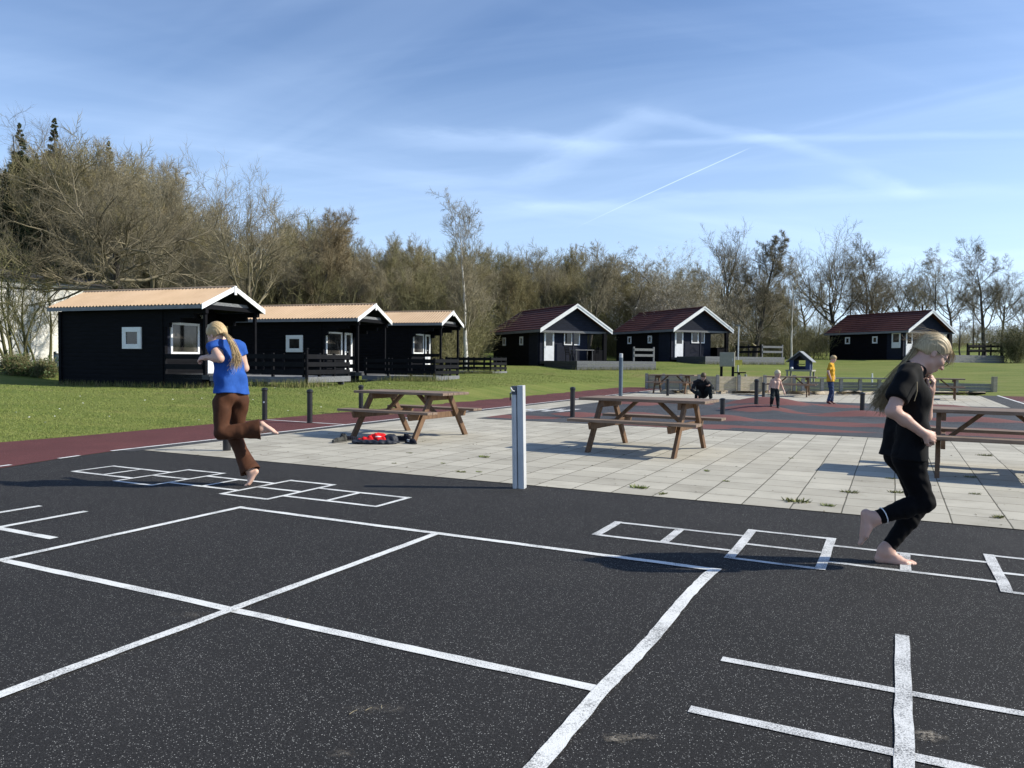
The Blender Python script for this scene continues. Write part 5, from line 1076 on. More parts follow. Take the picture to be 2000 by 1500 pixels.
def cloth(name, col, var=.25, rough=.85, fold=6., amt=.28, spec=.15):
    m, nt, b = new_mat(name); v = coords(nt)
    nt.links.new(ramp(nt, noise(nt, v, 14., 4., .6), [(.3, tuple(c * (1 - var) for c in col)), (.7, tuple(c * (1 + var) for c in col))]), b.inputs['Base Color']); b.inputs['Roughness'].default_value = rough; b.inputs['Specular IOR Level'].default_value = spec
    b.inputs['Sheen Weight'].default_value = .015
    bump(nt, b, noise(nt, coords(nt, (1, 1, .45)), fold, 3., .55, 1.2), amt, .03); return m
M_TEE = cloth('black_cotton', (.0036, .0038, .0050)); M_LEGG = cloth('black_leggings', (.0035, .0035, .0045), rough=.8, amt=.1, spec=.1)
M_BLUE = cloth('blue_cotton', (.022, .082, .33), .14); M_BROWN = cloth('brown_trousers', (.070, .028, .014), .2, .75)
M_YELL = cloth('yellow_cotton', (.60, .33, .03), .15); M_JEAN = cloth('blue_denim', (.035, .055, .115), .35); M_DKTR = cloth('dark_trousers', (.018, .024, .026), .4); M_BLKJ = cloth('black_jacket', (.008, .008, .010), .3, .7, spec=.3)
def hair_mat(name, a, b_, c_):
    m, nt, b = new_mat(name); gi = node(nt, 'ShaderNodeNewGeometry'); n = noise(nt, coords(nt, (60, 60, 8)), 2., 3.)
    c = ramp(nt, gi.outputs['Random Per Island'], [(0, a), (.5, b_), (1, c_)]); nt.links.new(mixc(nt, .55, c, ramp(nt, n, [(.3, a), (.7, c_)])), b.inputs['Base Color'])
    b.inputs['Roughness'].default_value = .5; b.inputs['Specular IOR Level'].default_value = .3; return m
M_HAIR = hair_mat('dark_blond_hair', (.20, .145, .08), (.36, .27, .155), (.56, .45, .28)); M_HAIRL = hair_mat('light_blond_hair', (.30, .20, .09), (.48, .34, .17), (.66, .51, .30))
M_HAIRW = hair_mat('white_blond_hair', (.45, .36, .22), (.60, .50, .33), (.74, .64, .46)); M_HAIRB = hair_mat('brown_hair', (.06, .04, .025), (.11, .075, .045), (.18, .13, .08))
M_LIP = plain('lips', (.42, .17, .15), .45, .1, bmp=0); M_EYE = plain('dark_lashes', (.05, .03, .025), .5, bmp=0)
def mirror(f, up): s = np.cross(up, f); return s / np.linalg.norm(s)
def frame(fwd, up):
    f = np.array(fwd, float); f /= np.linalg.norm(f); u = np.array(up, float); u -= f * (u @ f); u /= np.linalg.norm(u); return f, u, np.cross(u, f)   # forward, up, left
def head(fm, c, fwd, up, s=1., neck=None, neckr=.05, k=.02):
    """skull, face, nose, lips, chin, ears into the body's form; c is the centre of the skull"""
    f, u, l = frame(fwd, up); c = np.array(c, float); ax = np.stack([f, l, u]); P = lambda a, b, d: c + (f * a + l * b + u * d) * s
    fm.ell(P(-.012, 0, .028), np.array([.096, .074, .088]) * s, ax, k); fm.ell(P(.018, 0, -.035), np.array([.072, .060, .082]) * s, ax, k); fm.ell(P(.052, 0, -.092), np.array([.030, .030, .024]) * s, ax, .02 * s)   # skull, face, chin
    fm.cone(P(.010, .045, -.07), .022 * s, P(.045, .015, -.095), .018 * s, .025 * s); fm.cone(P(.010, -.045, -.07), .022 * s, P(.045, -.015, -.095), .018 * s, .025 * s)
    fm.cone(P(.083, 0, .005), .008 * s, P(.108, 0, -.030), .0105 * s, .012 * s); fm.ell(P(.096, .010, -.034), np.array([.010, .009, .008]) * s, ax, .006 * s); fm.ell(P(.096, -.010, -.034), np.array([.010, .009, .008]) * s, ax, .006 * s)
    fm.ell(P(.082, 0, -.060), np.array([.012, .024, .0065]) * s, ax, .008 * s); fm.ell(P(.079, 0, -.072), np.array([.012, .020, .007]) * s, ax, .008 * s)
    for sg in (-1, 1):
        fm.ell(P(.058, .036 * sg, -.022), np.array([.026, .026, .026]) * s, ax, .02 * s); fm.cone(P(.076, .018 * sg, .022), .010 * s, P(.066, .048 * sg, .020), .009 * s, .012 * s)
        fm.ell(P(-.012, .073 * sg, -.012), np.array([.016, .007, .029]) * s, ax, .006 * s); fm.ell(P(-.006, .077 * sg, -.030), np.array([.009, .006, .010]) * s, ax, .006 * s)
    if neck is not None: fm.cone(P(-.022, 0, -.055), neckr * s, neck, neckr * 1.12 * s, .03)
    return f, u, l, P
def eyes(parent, P, f, u, l, s=1.):
    ax = np.stack([f, l, u])
    for sg in (-1, 1):
        q = Form().ell(P(.076, .031 * sg, .001), np.array([.009, .014, .008]) * s, ax, 0); link('eye', q.mesh('eye', .0022 * s), M_EYEW, parent)
        q = Form().ell(P(.0835, .031 * sg, .0), np.array([.0035, .006, .006]) * s, ax, 0); link('pupil', q.mesh('pupil', .0016 * s), M_EYE, parent)
        q = Form().cone(P(.086, .016 * sg, .017), .003 * s, P(.076, .046 * sg, .017), .0025 * s, .002); link('eyebrow', q.mesh('eyebrow', .0015 * s), M_BROW, parent)
    q = Form().ell(P(.0865, 0, -.0595), np.array([.0095, .020, .0045]) * s, ax, .004 * s).ell(P(.084, 0, -.0705), np.array([.0095, .017, .0055]) * s, ax, .004 * s); link('lips', q.mesh('lips', .0022 * s), M_LIP, parent)
M_EYEW = plain('eye_white', (.62, .60, .57), .3, .05, bmp=0); M_BROW = plain('brow_hair', (.20, .14, .08), .7, bmp=0)
def hand(fm, wrist, palm_dir, back, s=1., curl=.9, thumb_side=1, spread=.12):
    """palm, five bent fingers of different lengths and a thumb from the palm's side"""
    d, b, l = frame(palm_dir, back); W_ = np.array(wrist, float); ax = np.stack([d, l, b]); k = .006 * s
    fm.cone(W_ - d * .01 * s, .022 * s, W_ + d * .025 * s, .024 * s, .02); fm.ell(W_ + d * .045 * s, np.array([.048, .038, .016]) * s, ax, .014)
    for i, (off, ln) in enumerate(((-.030, .058), (-.010, .072), (.010, .076), (.029, .066))):
        p = W_ + d * (.082 - .004 * abs(i - 1.6)) * s + l * off * s * -thumb_side; a = .15 + .1 * i * .3; dr = d + l * (off / .03) * spread * -thumb_side
        segs = (.45, .32, .26); cur = curl * (1.05 - .08 * i); q = [p - d * .02 * s, p]; rr = [.0095, .0092]
        for j, sg in enumerate(segs):
            a += cur * (.55, .9, .6)[j]; v = dr * math.cos(a) - b * math.sin(a); v /= np.linalg.norm(v); q.append(q[-1] + v * ln * sg * 1.05 * s); rr.append((.0088, .0080, .0066)[j])
        fm.chain(q, [r * s for r in rr], k)
    p = W_ + d * .018 * s + l * .026 * s * thumb_side; q = [p, p + (d * .55 + l * .5 * thumb_side - b * .35) * .040 * s]; q.append(q[-1] + (d * .85 + l * .05 * thumb_side - b * .5) * .032 * s); q.append(q[-1] + (d * .9 - l * .15 * thumb_side - b * .45) * .026 * s); fm.chain(q, [.0135 * s, .0115 * s, .0098 * s, .0075 * s], .008 * s)
def foot(fm, ankle, toe_dir, up, s=1., flex=0.):
    """bare foot: heel, instep, ball and five toes; up is the direction of the instep"""
    d, u, l = frame(toe_dir, up); A = np.array(ankle, float); P = lambda a, b, c: A + (d * a + l * b + u * c) * s; k = .018 * s
    fm.cone(P(0, 0, .02), .034 * s, P(-.028, 0, -.045), .029 * s, .03 * s); fm.cone(P(0, 0, -.005), .034 * s, P(.075, 0, -.042), .026 * s, .03 * s)
    for b in (-.020, .020): fm.cone(P(-.03, b * .4, -.05), .022 * s, P(.11, b * 1.25, -.058), .017 * s, k)
    fm.cone(P(.06, -.012, -.045), .023 * s, P(.125, 0, -.058), .017 * s, k)
    for i, (b, ln, r) in enumerate(((.031, .046, .0125), (.012, .046, .0095), (-.004, .041, .0088), (-.018, .034, .0082), (-.031, .025, .0078))):
        b = b * (1 if s > 0 else -1); p = P(.118 - .004 * i * i * .6, b, -.058); q = p + (d * math.cos(flex) + u * math.sin(flex)) * ln * .6 * s; e = q + (d * math.cos(flex) - u * .35 + u * math.sin(flex)) * ln * .45 * s; fm.chain([p, q, e], [r * 1.1 * s, r * s, r * .95 * s], .006 * s)
def strands(name, guides, n, r, rs, spread=.012, flare=1.6, K=14, wave=.006):
    """hair: many fine strands following blended guide lines [(points, weight)]"""
    G_ = [np.array(g, float) for g in guides]; out = []
    T = np.linspace(0, 1, K + 1)
    R = [np.stack([np.interp(T, np.linspace(0, 1, len(g)), g[:, i]) for i in range(3)], 1) for g in G_]
    for g in range(len(R)):                                           # smooth the guides
        for _ in range(2): R[g][1:-1] = R[g][1:-1] * .5 + (R[g][:-2] + R[g][2:]) * .25
    R = np.array(R); w = rs.dirichlet(np.full(len(R), .55), n); P = np.einsum('ng,gki->nki', w, R)
    o = rs.randn(n, 1, 3) * spread; P = P + o * (.55 + (flare - .55) * T[None, :, None] ** 1.5) ; ph = rs.rand(n, 1, 3) * 6.28; P += np.sin(T[None, :, None] * (5 + 4 * rs.rand(n, 1, 1)) + ph) * wave * T[None, :, None]
    cutl = .72 + .28 * rs.rand(n) ** .6; idx = T[None] * cutl[:, None] * K; i0 = np.minimum(idx.astype(int), K - 1); fr = (idx - i0)[..., None]; I = np.arange(n)[:, None]; P = P[I, i0] * (1 - fr) + P[I, i0 + 1] * fr
    g = Geo(); g.tubes(P, np.broadcast_to(r * (1 - .65 * T[None]), (n, K + 1)) * (.7 + .6 * rs.rand(n, 1)), 3); return g.mesh(name)
def folds(amp, *waves):
    """soft cloth folds: (direction, wavelength, phase)"""
    W_ = [(np.array(d, float) / np.linalg.norm(d) * 2 * math.pi / wl, ph) for d, wl, ph in waves]
    def f(X, Y, Z):
        o = 0
        for q, ph in W_: o = o + np.sin(X * q[0] + Y * q[1] + Z * q[2] + ph + 1.3 * np.sin(X * q[1] * .31 + Z * q[0] * .27 + Y * 5))
        return amp * o / len(W_)
    return f
# ------------------------------------------------------------------ the girl in black, hopping to the right
def girl_black():
    Y0 = 4.66; J = lambda px, py, d=0.: DP(px, py, Y0 + d); t = empty('person', GP(1745, 1103), 0, 'girl with blond ponytail and glasses in black clothes hopping barefoot on worn hopscotch', 'person')
    root = np.array(t.location)
    def L_(nm, me, m, par=None):
        o = link(nm, me, m, par or t); 
        if par is None: o.location = tuple(-root)
        return o
    pel = J(1768, 893); wst = J(1768, 842); cht = J(1772, 775); nk = J(1788, 716); sn = J(1769, 742, -.135); sf = J(1790, 742, .135)
    en = J(1743, 803, -.205); wn = J(1803, 846, -.215); ef = J(1806, 812, .185); wf = J(1816, 765, .055)
    hn = J(1772, 893, -.075); hf = J(1768, 893, .08); kn = J(1805, 981, -.085); an = J(1706, 1013, -.07); kf = J(1797, 985, .075); af = J(1729, 1077, .05)
    b = Form(); k = .035
    for sg in (-1, 1):
        o = np.array([0, .07 * sg, 0]); b.cone(pel + o, .078, wst + o * .75 + A3(.01, 0, 0), .064, k); b.cone(wst + o * .75 + A3(.01, 0, 0), .064, cht + o * .95, .066, k); b.cone(cht + o, .066, (sn if sg < 0 else sf) * .55 + nk * .45, .062, k)
    b.cone(nk, .055, (sn + nk) / 2, .045, k); b.cone((sn + nk) / 2, .05, sn, .052, k); b.cone((sf + nk) / 2, .05, sf, .052, k)
    b.chain([sn, en], [.046, .038], .025).chain([en, en * .6 + wn * .4, wn], [.037, .035, .024], .02); b.chain([sf, ef], [.05, .041], .025).chain([ef, wf], [.040, .026], .02)
    b.chain([hn, kn], [.080, .053], .03).chain([kn, kn * .62 + an * .38, an], [.051, .050, .033], .025); b.chain([hf, kf], [.080, .052], .03).chain([kf, kf * .65 + af * .35, af], [.050, .049, .033], .025)
    f, u, l, P = head(b, J(1820, 691), (.74, -.10, -.66), (.62, 0, .78), .98, nk, .050)
    hand(b, wn, (.92, .1, -.35), (-.25, -.75, .45), .92, 1.05, -1); hand(b, wf, (.15, -.35, .93), (.75, -.55, .1), .92, 1.35, 1)
    foot(b, af, (.93, -.36, 0.), (.0, 0, 1), 1.02, .0); foot(b, an, (-.02, -.06, -1), (.93, 0, .15), .95, -.1)
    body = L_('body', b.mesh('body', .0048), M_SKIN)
    eyes(body, P, f, u, l, .98)
    # T-shirt: loose, flaring to the hem, wide short sleeves
    s = Form(); hem = J(1763, 893)
    for sg in (-1, 1):
        o = np.array([0, .075 * sg, 0]); s.cone(hem + o * 1.15 + A3(-.002, 0, -.03), .104, wst + o + A3(.012, 0, 0), .082, .05); s.cone(wst + o + A3(.012, 0, 0), .082, cht + o * 1.0 + A3(.006, 0, 0), .080, .05); s.cone(cht + o + A3(.006, 0, 0), .080, ((sn if sg < 0 else sf) * .6 + nk * .4) + A3(0, 0, .004), .066, .04)
    s.cone((sn + nk) / 2, .058, sn, .060, .03); s.cone((sf + nk) / 2, .058, sf, .060, .03); s.cone(sn, .060, sn * .45 + en * .55, .068, .03); s.cone(sf, .060, sf * .45 + ef * .55, .066, .03)
    s.cone(nk + A3(0, 0, -.02), .066, nk + A3(.002, 0, .004), .066, .02)
    sd = (en - sn); fd = (ef - sf)
    def lc(X, Y, Z):
        # hem line, sleeve ends, neck opening
        h0 = -(Z - (hem[2] + .004 + .05 * (X - hem[0]) - .010 * np.sin((X - hem[0]) * 17 + 1)))
        q = sn + sd * .66; n = sd / np.linalg.norm(sd); a = (X - q[0]) * n[0] + (Y - q[1]) * n[1] + (Z - q[2]) * n[2]; near = np.sqrt((X - q[0]) ** 2 + (Y - q[1]) ** 2 + (Z - q[2]) ** 2); a = np.where((near < .15) & (Y < q[1] + .085), a, -1)
        q = sf + fd * .66; n = fd / np.linalg.norm(fd); c = (X - q[0]) * n[0] + (Y - q[1]) * n[1] + (Z - q[2]) * n[2]; near = np.sqrt((X - q[0]) ** 2 + (Y - q[1]) ** 2 + (Z - q[2]) ** 2); c = np.where((near < .15) & (Y > q[1] - .085), c, -1)
        nn = A3(.42, 0, .90); nn /= np.linalg.norm(nn); q = nk + nn * .012; dd = (X - q[0]) * nn[0] + (Y - q[1]) * nn[1] + (Z - q[2]) * nn[2]
        return np.maximum(np.maximum(h0, a), np.maximum(c, dd))
    L_('t_shirt', s.mesh('t_shirt', .0055, folds(.0065, ((.9, .2, .35), .11, 0), ((.25, .3, .9), .17, 1.), ((.8, -.6, -.4), .075, 2.)), lc), M_TEE)
    # sleeve piping
    g = MB(); q0 = sn + A3(.035, -.062, -.01); g.tube([tuple(q0), tuple(q0 + (en - sn) * .3 + A3(.012, -.022, 0)), tuple(q0 + (en - sn) * .6 + A3(.02, -.020, 0))], .0028, 6); o = g.build('piping', plain('sandy_piping', (.16, .12, .06), .7), t); o.location = tuple(-root)
    s = Form(); q = (an - kn); 
    s.cone(pel + A3(0, -.07, 0), .092, wst + A3(0, -.055, -.03), .082, .04); s.cone(pel + A3(0, .07, 0), .092, wst + A3(0, .055, -.03), .082, .04)
    s.chain([hn, kn], [.088, .060], .035).chain([kn, kn * .62 + an * .38, an], [.058, .056, .040], .025); s.chain([hf, kf], [.087, .059], .035).chain([kf, kf * .65 + af * .35, af], [.057, .055, .039], .025)
    pa = kn + (an - kn) * .93; pb = kf + (af - kf) * .90; na = (an - kn) / np.linalg.norm(an - kn); nb = (af - kf) / np.linalg.norm(af - kf)
    def lc(X, Y, Z):
        a = (X - pa[0]) * na[0] + (Y - pa[1]) * na[1] + (Z - pa[2]) * na[2]; a = np.where((X < pa[0] + .12) & (np.abs(Z - pa[2]) < .1) & (Y < (pa[1] + pb[1]) / 2 + .01), a, -1)
        c = (X - pb[0]) * nb[0] + (Y - pb[1]) * nb[1] + (Z - pb[2]) * nb[2]; c = np.where((Z < pb[2] + .06) & (Y > (pa[1] + pb[1]) / 2 - .03), c, -1); return np.maximum(a, c)
    lg = L_('leggings', s.mesh('leggings', .0055, folds(.0022, ((.3, .2, .9), .06, 0), ((.9, .1, .4), .045, 1)), lc), M_LEGG)
    g = MB(); m0 = kn + (an - kn) * .80; x = np.cross(na, A3(0, 1, 0)); x /= np.linalg.norm(x); y = np.cross(na, x); g.tube([tuple(m0 + (x * math.cos(a) + y * math.sin(a)) * .0485) for a in np.linspace(0, 6.283, 25)], .0032, 6, False); o = g.build('cuff_stripe', M_WHITE, t); o.location = tuple(-root)
    # hair: cap plus strands swept back into a long loose ponytail
    rs = np.random.RandomState(3); hc = Form(); ax = np.stack([f, l, u]); hc.ell(P(-.016, 0, .034), A3(.103, .082, .093), ax, .01); hc.ell(P(-.06, 0, -.01), A3(.058, .064, .062), ax, .03)
    def lc(X, Y, Z):
        D = np.stack([X, Y, Z], -1) - P(0, 0, 0); a = D @ f; c = D @ u; return np.minimum(np.maximum(a - .012, .004 - c + a * .35 - .0), 1) * 1. if False else np.maximum(.0 - c - .022 + np.maximum(a, -.02) * 1.15, -1)
    hp = L_('hair', hc.mesh('hair', .004, folds(.002, ((.2, 1, .1), .012, 0), ((.3, .9, .3), .02, 1)), lc), M_HAIR)
    tie = P(-.095, 0, -.035); T_ = [J(1772, 706), J(1755, 728), J(1738, 752), J(1720, 775)]
    gd = []
    for dx, dy, e in ((0, 0, 0), (-8, 5, 0), (8, 6, .03), (14, 14, -.04), (-2, -8, .02), (4, 10, .05)): gd.append([tie] + [q + A3(dx / 317. * (i + 1) / 3, e * (i + 1) / 3, -dy / 317. * (i + 1) / 3) for i, q in enumerate(T_)] + [J(1712 + dx * 1.5, 788 + dy * 1.6, e)])
    o = link('ponytail', strands('ponytail', gd, 800, .0026, rs, .013, 1.7, 14, .009), M_HAIR, hp)
    gd = [[P(.07, b, .085 - abs(b) * .35), P(.0, b * 1.25, .125 - abs(b) * .3), P(-.075, b * 1.05, .085 - abs(b) * .4), P(-.115, b * .5, .01), tie] for b in (-.06, -.035, -.012, .012, .035, .06)] + [[P(.06, b * .9, .05), P(.01, b * 1.12, .03), P(-.05, b, .0), P(-.09, b * .5, -.02), tie] for b in (-.078, .078)]
    link('swept_strands', strands('swept_strands', gd, 900, .0015, rs, .0075, 1.6, 12, .004), M_HAIR, hp)
    gd = [[P(.02 - .04 * i, b, .118 - abs(b) * .4), P(-.05 - .03 * i, b * 1.3, .135 - .03 * i), P(-.13, b * 1.2, .075 - .03 * i), P(-.16 - .02 * i, b, -.02)] for i, b in enumerate((-.05, -.02, .02, .05))]; link('flyaway_strands', strands('flyaway_strands', gd, 60, .0009, rs, .012, 1.6, 10, .012), M_HAIR, hp)
    gd = [[P(.07, b, .09), P(.108, b * 1.1, .075), P(.122, b, .045), P(.116, b * .8, .015 - e)] for b, e in ((-.05, .0), (-.02, .03), (.02, .01), (.05, .02))]; link('fringe', strands('fringe', gd, 36, .0012, rs, .008, 1.6, 10, .008), M_HAIR, hp)
    # glasses
    g = MB(); M_GL = plain('spectacle_frame', (.03, .022, .02), .3, bmp=0)
    for sg in (-1, 1):
        c = P(.099, .033 * sg, -.002); g.tube([tuple(c + (l * math.cos(a) * .023 + u * math.sin(a) * .017)) for a in np.linspace(0, 6.283, 21)], .0018, 6, False); g.tube([tuple(P(.097, .056 * sg, .004)), tuple(P(.05, .075 * sg, .004)), tuple(P(-.01, .080 * sg, .004))], .0019, 6)
    g.tube([tuple(P(.1, -.010, .0)), tuple(P(.104, 0, .004)), tuple(P(.1, .010, .0))], .0018, 6); o = g.build('glasses', M_GL, t); o.location = tuple(-root)
girl_black()
# ------------------------------------------------------------------ the girl in blue, hopping on tiptoe with one leg folded back
def girl_blue():
    Y0 = 7.40; J = lambda px, py, d=0.: DP(px, py, Y0 + d); root = GP(479, 949); t = empty('person', root, 0, 'girl in blue top and flared brown trousers hopping on one bare foot', 'person')
    def L_(nm, me, m, par=None):
        o = link(nm, me, m, par or t)
        if par is None: o.location = tuple(-root)
        return o
    fw = A3(-.86, .5, 0); lf = A3(-.5, -.86, 0)                       # facing left and a little away; her left is towards us
    pel = J(452, 775); wst = J(450, 738); cht = J(446, 700); nk = J(437, 668); sl_ = J(438, 678) + lf * .125; sr = J(447, 678) - lf * .125
    el = J(429, 700, -.20); wl = J(404, 698, -.12); er = J(478, 719, .16); wr = J(458, 716, .30)
    hl = J(447, 785) + lf * .08; hr = J(456, 785) - lf * .08; kl = J(433, 845, -.14); al = J(508, 838, -.03); kr = J(459, 855, .09); ar = J(489, 921, .0)
    b = Form(); k = .035
    for sg in (-1, 1):
        o = lf * .056 * sg; b.cone(pel + o, .082, wst + o * .8, .068, k); b.cone(wst + o * .8, .068, cht + o, .072, k); b.cone(cht + o, .072, (sl_ if sg > 0 else sr) * .55 + nk * .45, .058, k)
    b.cone((sl_ + nk) / 2, .048, sl_, .050, k); b.cone((sr + nk) / 2, .048, sr, .050, k); b.chain([sl_, el], [.048, .040], .025).chain([el, el * .6 + wl * .4, wl], [.039, .037, .025], .02); b.chain([sr, er], [.048, .039], .025).chain([er, wr], [.038, .025], .02)
    b.chain([hl, kl], [.078, .052], .03).chain([kl, kl * .6 + al * .4, al], [.050, .047, .032], .025); b.chain([hr, kr], [.078, .052], .03).chain([kr, kr * .6 + ar * .4, ar], [.050, .047, .031], .025)
    f, u, l, P = head(b, J(423, 654), (-.74, .42, -.52), (-.45, .24, .86), .98, nk, .048)
    hand(b, wl, (-.9, .1, -.1), (-.05, -.6, .8), .88, 1.15, -1); hand(b, wr, (-.8, .5, .2), (-.1, .5, .8), .88, 1.1, 1)
    foot(b, al + A3(.012, 0, .0), (.80, .05, -.60), (-.6, 0, -.8), .92, -.15); foot(b, ar, (-.52, -.10, -.85), (-.75, 0, .6), .92, .55)
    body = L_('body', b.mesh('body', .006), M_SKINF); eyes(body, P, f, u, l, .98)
    s = Form(); hem = J(451, 768)
    for sg in (-1, 1):
        o = lf * .062 * sg; s.cone(hem + o * 1.25 + A3(.01, 0, -.03), .112, wst + o * 1.05, .092, .05); s.cone(wst + o * 1.05, .092, cht + o * 1.02, .088, .05); s.cone(cht + o, .088, (sl_ if sg > 0 else sr) * .62 + nk * .38, .066, .04)
    s.cone(sl_ * .8 + nk * .2, .062, sl_ * .72 + el * .28, .068, .03); s.cone(sr * .8 + nk * .2, .062, sr * .72 + er * .28, .066, .03); s.cone(nk + A3(.01, 0, -.03), .06, nk + A3(.01, 0, -.006), .058, .02); s.cone(nk + A3(0, 0, -.012), .060, sl_, .064, .03); s.cone(nk + A3(0, 0, -.012), .060, sr, .064, .03)
    def lc(X, Y, Z):
        h0 = -(Z - (hem[2] + .004 - .07 * (X - hem[0]) + .010 * np.sin((X - hem[0]) * 21 + 1)))
        out = h0
        for S_, E_ in ((sl_, el), (sr, er)):
            d = (E_ - S_); n = d / np.linalg.norm(d); q = S_ + d * .36; a = (X - q[0]) * n[0] + (Y - q[1]) * n[1] + (Z - q[2]) * n[2]; near = (X - q[0]) ** 2 + (Y - q[1]) ** 2 + (Z - q[2]) ** 2 < .10 ** 2; sd = ((X - q[0]) * lf[0] + (Y - q[1]) * lf[1]) * (1 if S_ is sl_ else -1) > -.055; out = np.maximum(out, np.where(near & sd, a, -1))
        nn = A3(-.35, .2, .92); q = nk + nn * .004; return np.maximum(out, (X - q[0]) * nn[0] + (Y - q[1]) * nn[1] + (Z - q[2]) * nn[2])
    L_('blue_top', s.mesh('blue_top', .006, folds(.0085, ((.9, .4, .2), .13, 0), ((.5, .5, .75), .12, 1.), ((.9, -.4, -.2), .09, 2.)), lc), M_BLUE)
    s = Form(); s.cone(pel + lf * .062, .094, wst + lf * .045 + A3(0, 0, -.06), .084, .04); s.cone(pel - lf * .062, .094, wst - lf * .045 + A3(0, 0, -.06), .084, .04)
    s.chain([hl, kl], [.090, .066], .03).chain([kl, kl * .5 + al * .5, al + (al - kl) * .05], [.073, .068, .108], .02); s.chain([hr, kr], [.090, .064], .03).chain([kr, kr * .5 + ar * .5, ar + (ar - kr) * .06], [.071, .066, .104], .02)
    na = (al - kl) / np.linalg.norm(al - kl); pa = al + na * .0; nb = (ar - kr) / np.linalg.norm(ar - kr); pb = ar + nb * .0
    def lc(X, Y, Z):
        a = (X - pa[0]) * na[0] + (Y - pa[1]) * na[1] + (Z - pa[2]) * na[2]; a = np.where((X > pa[0] - .1) & (np.abs(Z - pa[2]) < .16), a, -1)
        ra = np.sqrt(np.maximum((X - pa[0]) ** 2 + (Y - pa[1]) ** 2 + (Z - pa[2]) ** 2 - a * a, 0)); hol = np.where((np.abs(a) < .07) & (X > pa[0] - .1) & (np.abs(Z - pa[2]) < .16), (.093 + .25 * a) - ra, -1)
        c = (X - pb[0]) * nb[0] + (Y - pb[1]) * nb[1] + (Z - pb[2]) * nb[2]; c2 = np.where(Z < pb[2] + .14, c, -1)
        rb = np.sqrt(np.maximum((X - pb[0]) ** 2 + (Y - pb[1]) ** 2 + (Z - pb[2]) ** 2 - c * c, 0)); hb = np.where((np.abs(c) < .07) & (Z < pb[2] + .14), (.089 + .25 * c) - rb, -1)
        return np.maximum(np.maximum(a, hol), np.maximum(c2, hb))
    L_('trousers', s.mesh('trousers', .006, folds(.0045, ((.45, .3, .8), .16, 0), ((.75, .2, .6), .12, 1), ((.9, .1, -.3), .10, 2)), lc), M_BROWN)
    rs = np.random.RandomState(5); hc = Form(); ax = np.stack([f, l, u]); hc.ell(P(-.014, 0, .034), A3(.105, .084, .095), ax, .01); hc.ell(P(-.06, 0, -.01), A3(.06, .066, .066), ax, .03)
    def lc(X, Y, Z):
        D = np.stack([X, Y, Z], -1) - P(0, 0, 0); a = D @ f; c = D @ u; return -c - .022 + np.maximum(a, -.02) * 1.1
    hp = L_('hair', hc.mesh('hair', .0045, folds(.002, ((.2, 1, .1), .014, 0), ((.3, .9, .3), .022, 1)), lc), M_HAIRL)
    tie = P(-.092, 0, -.045); gd = []
    for dx, dy, e in ((0, 0, 0), (-5, 4, -.03), (4, -4, .02), (5, 6, .0), (-3, 10, -.02)): gd.append([tie] + [J(q[0] + dx * i / 3, q[1] + dy * i / 4, -.13 + e) for i, q in enumerate(((447, 660), (456, 676), (462, 692), (463, 705)))] + [J(459 + dx * 1.3, 715 + dy, -.14 + e)])
    link('ponytail', strands('ponytail', gd, 300, .0024, rs, .012, 2.2, 13, .010), M_HAIRL, hp)
    gd = [[P(.07, b, .085 - abs(b) * .35), P(.0, b * 1.25, .123 - abs(b) * .3), P(-.075, b * 1.05, .08 - abs(b) * .4), P(-.112, b * .5, .0), tie] for b in (-.06, -.03, 0., .03, .06)] + [[P(.06, b * .9, .05), P(.01, b * 1.12, .03), P(-.05, b, .0), P(-.09, b * .5, -.03), tie] for b in (-.078, .078)]
    link('swept_strands', strands('swept_strands', gd, 320, .0019, rs, .006, 1.0, 12, .002), M_HAIRL, hp)
girl_blue()
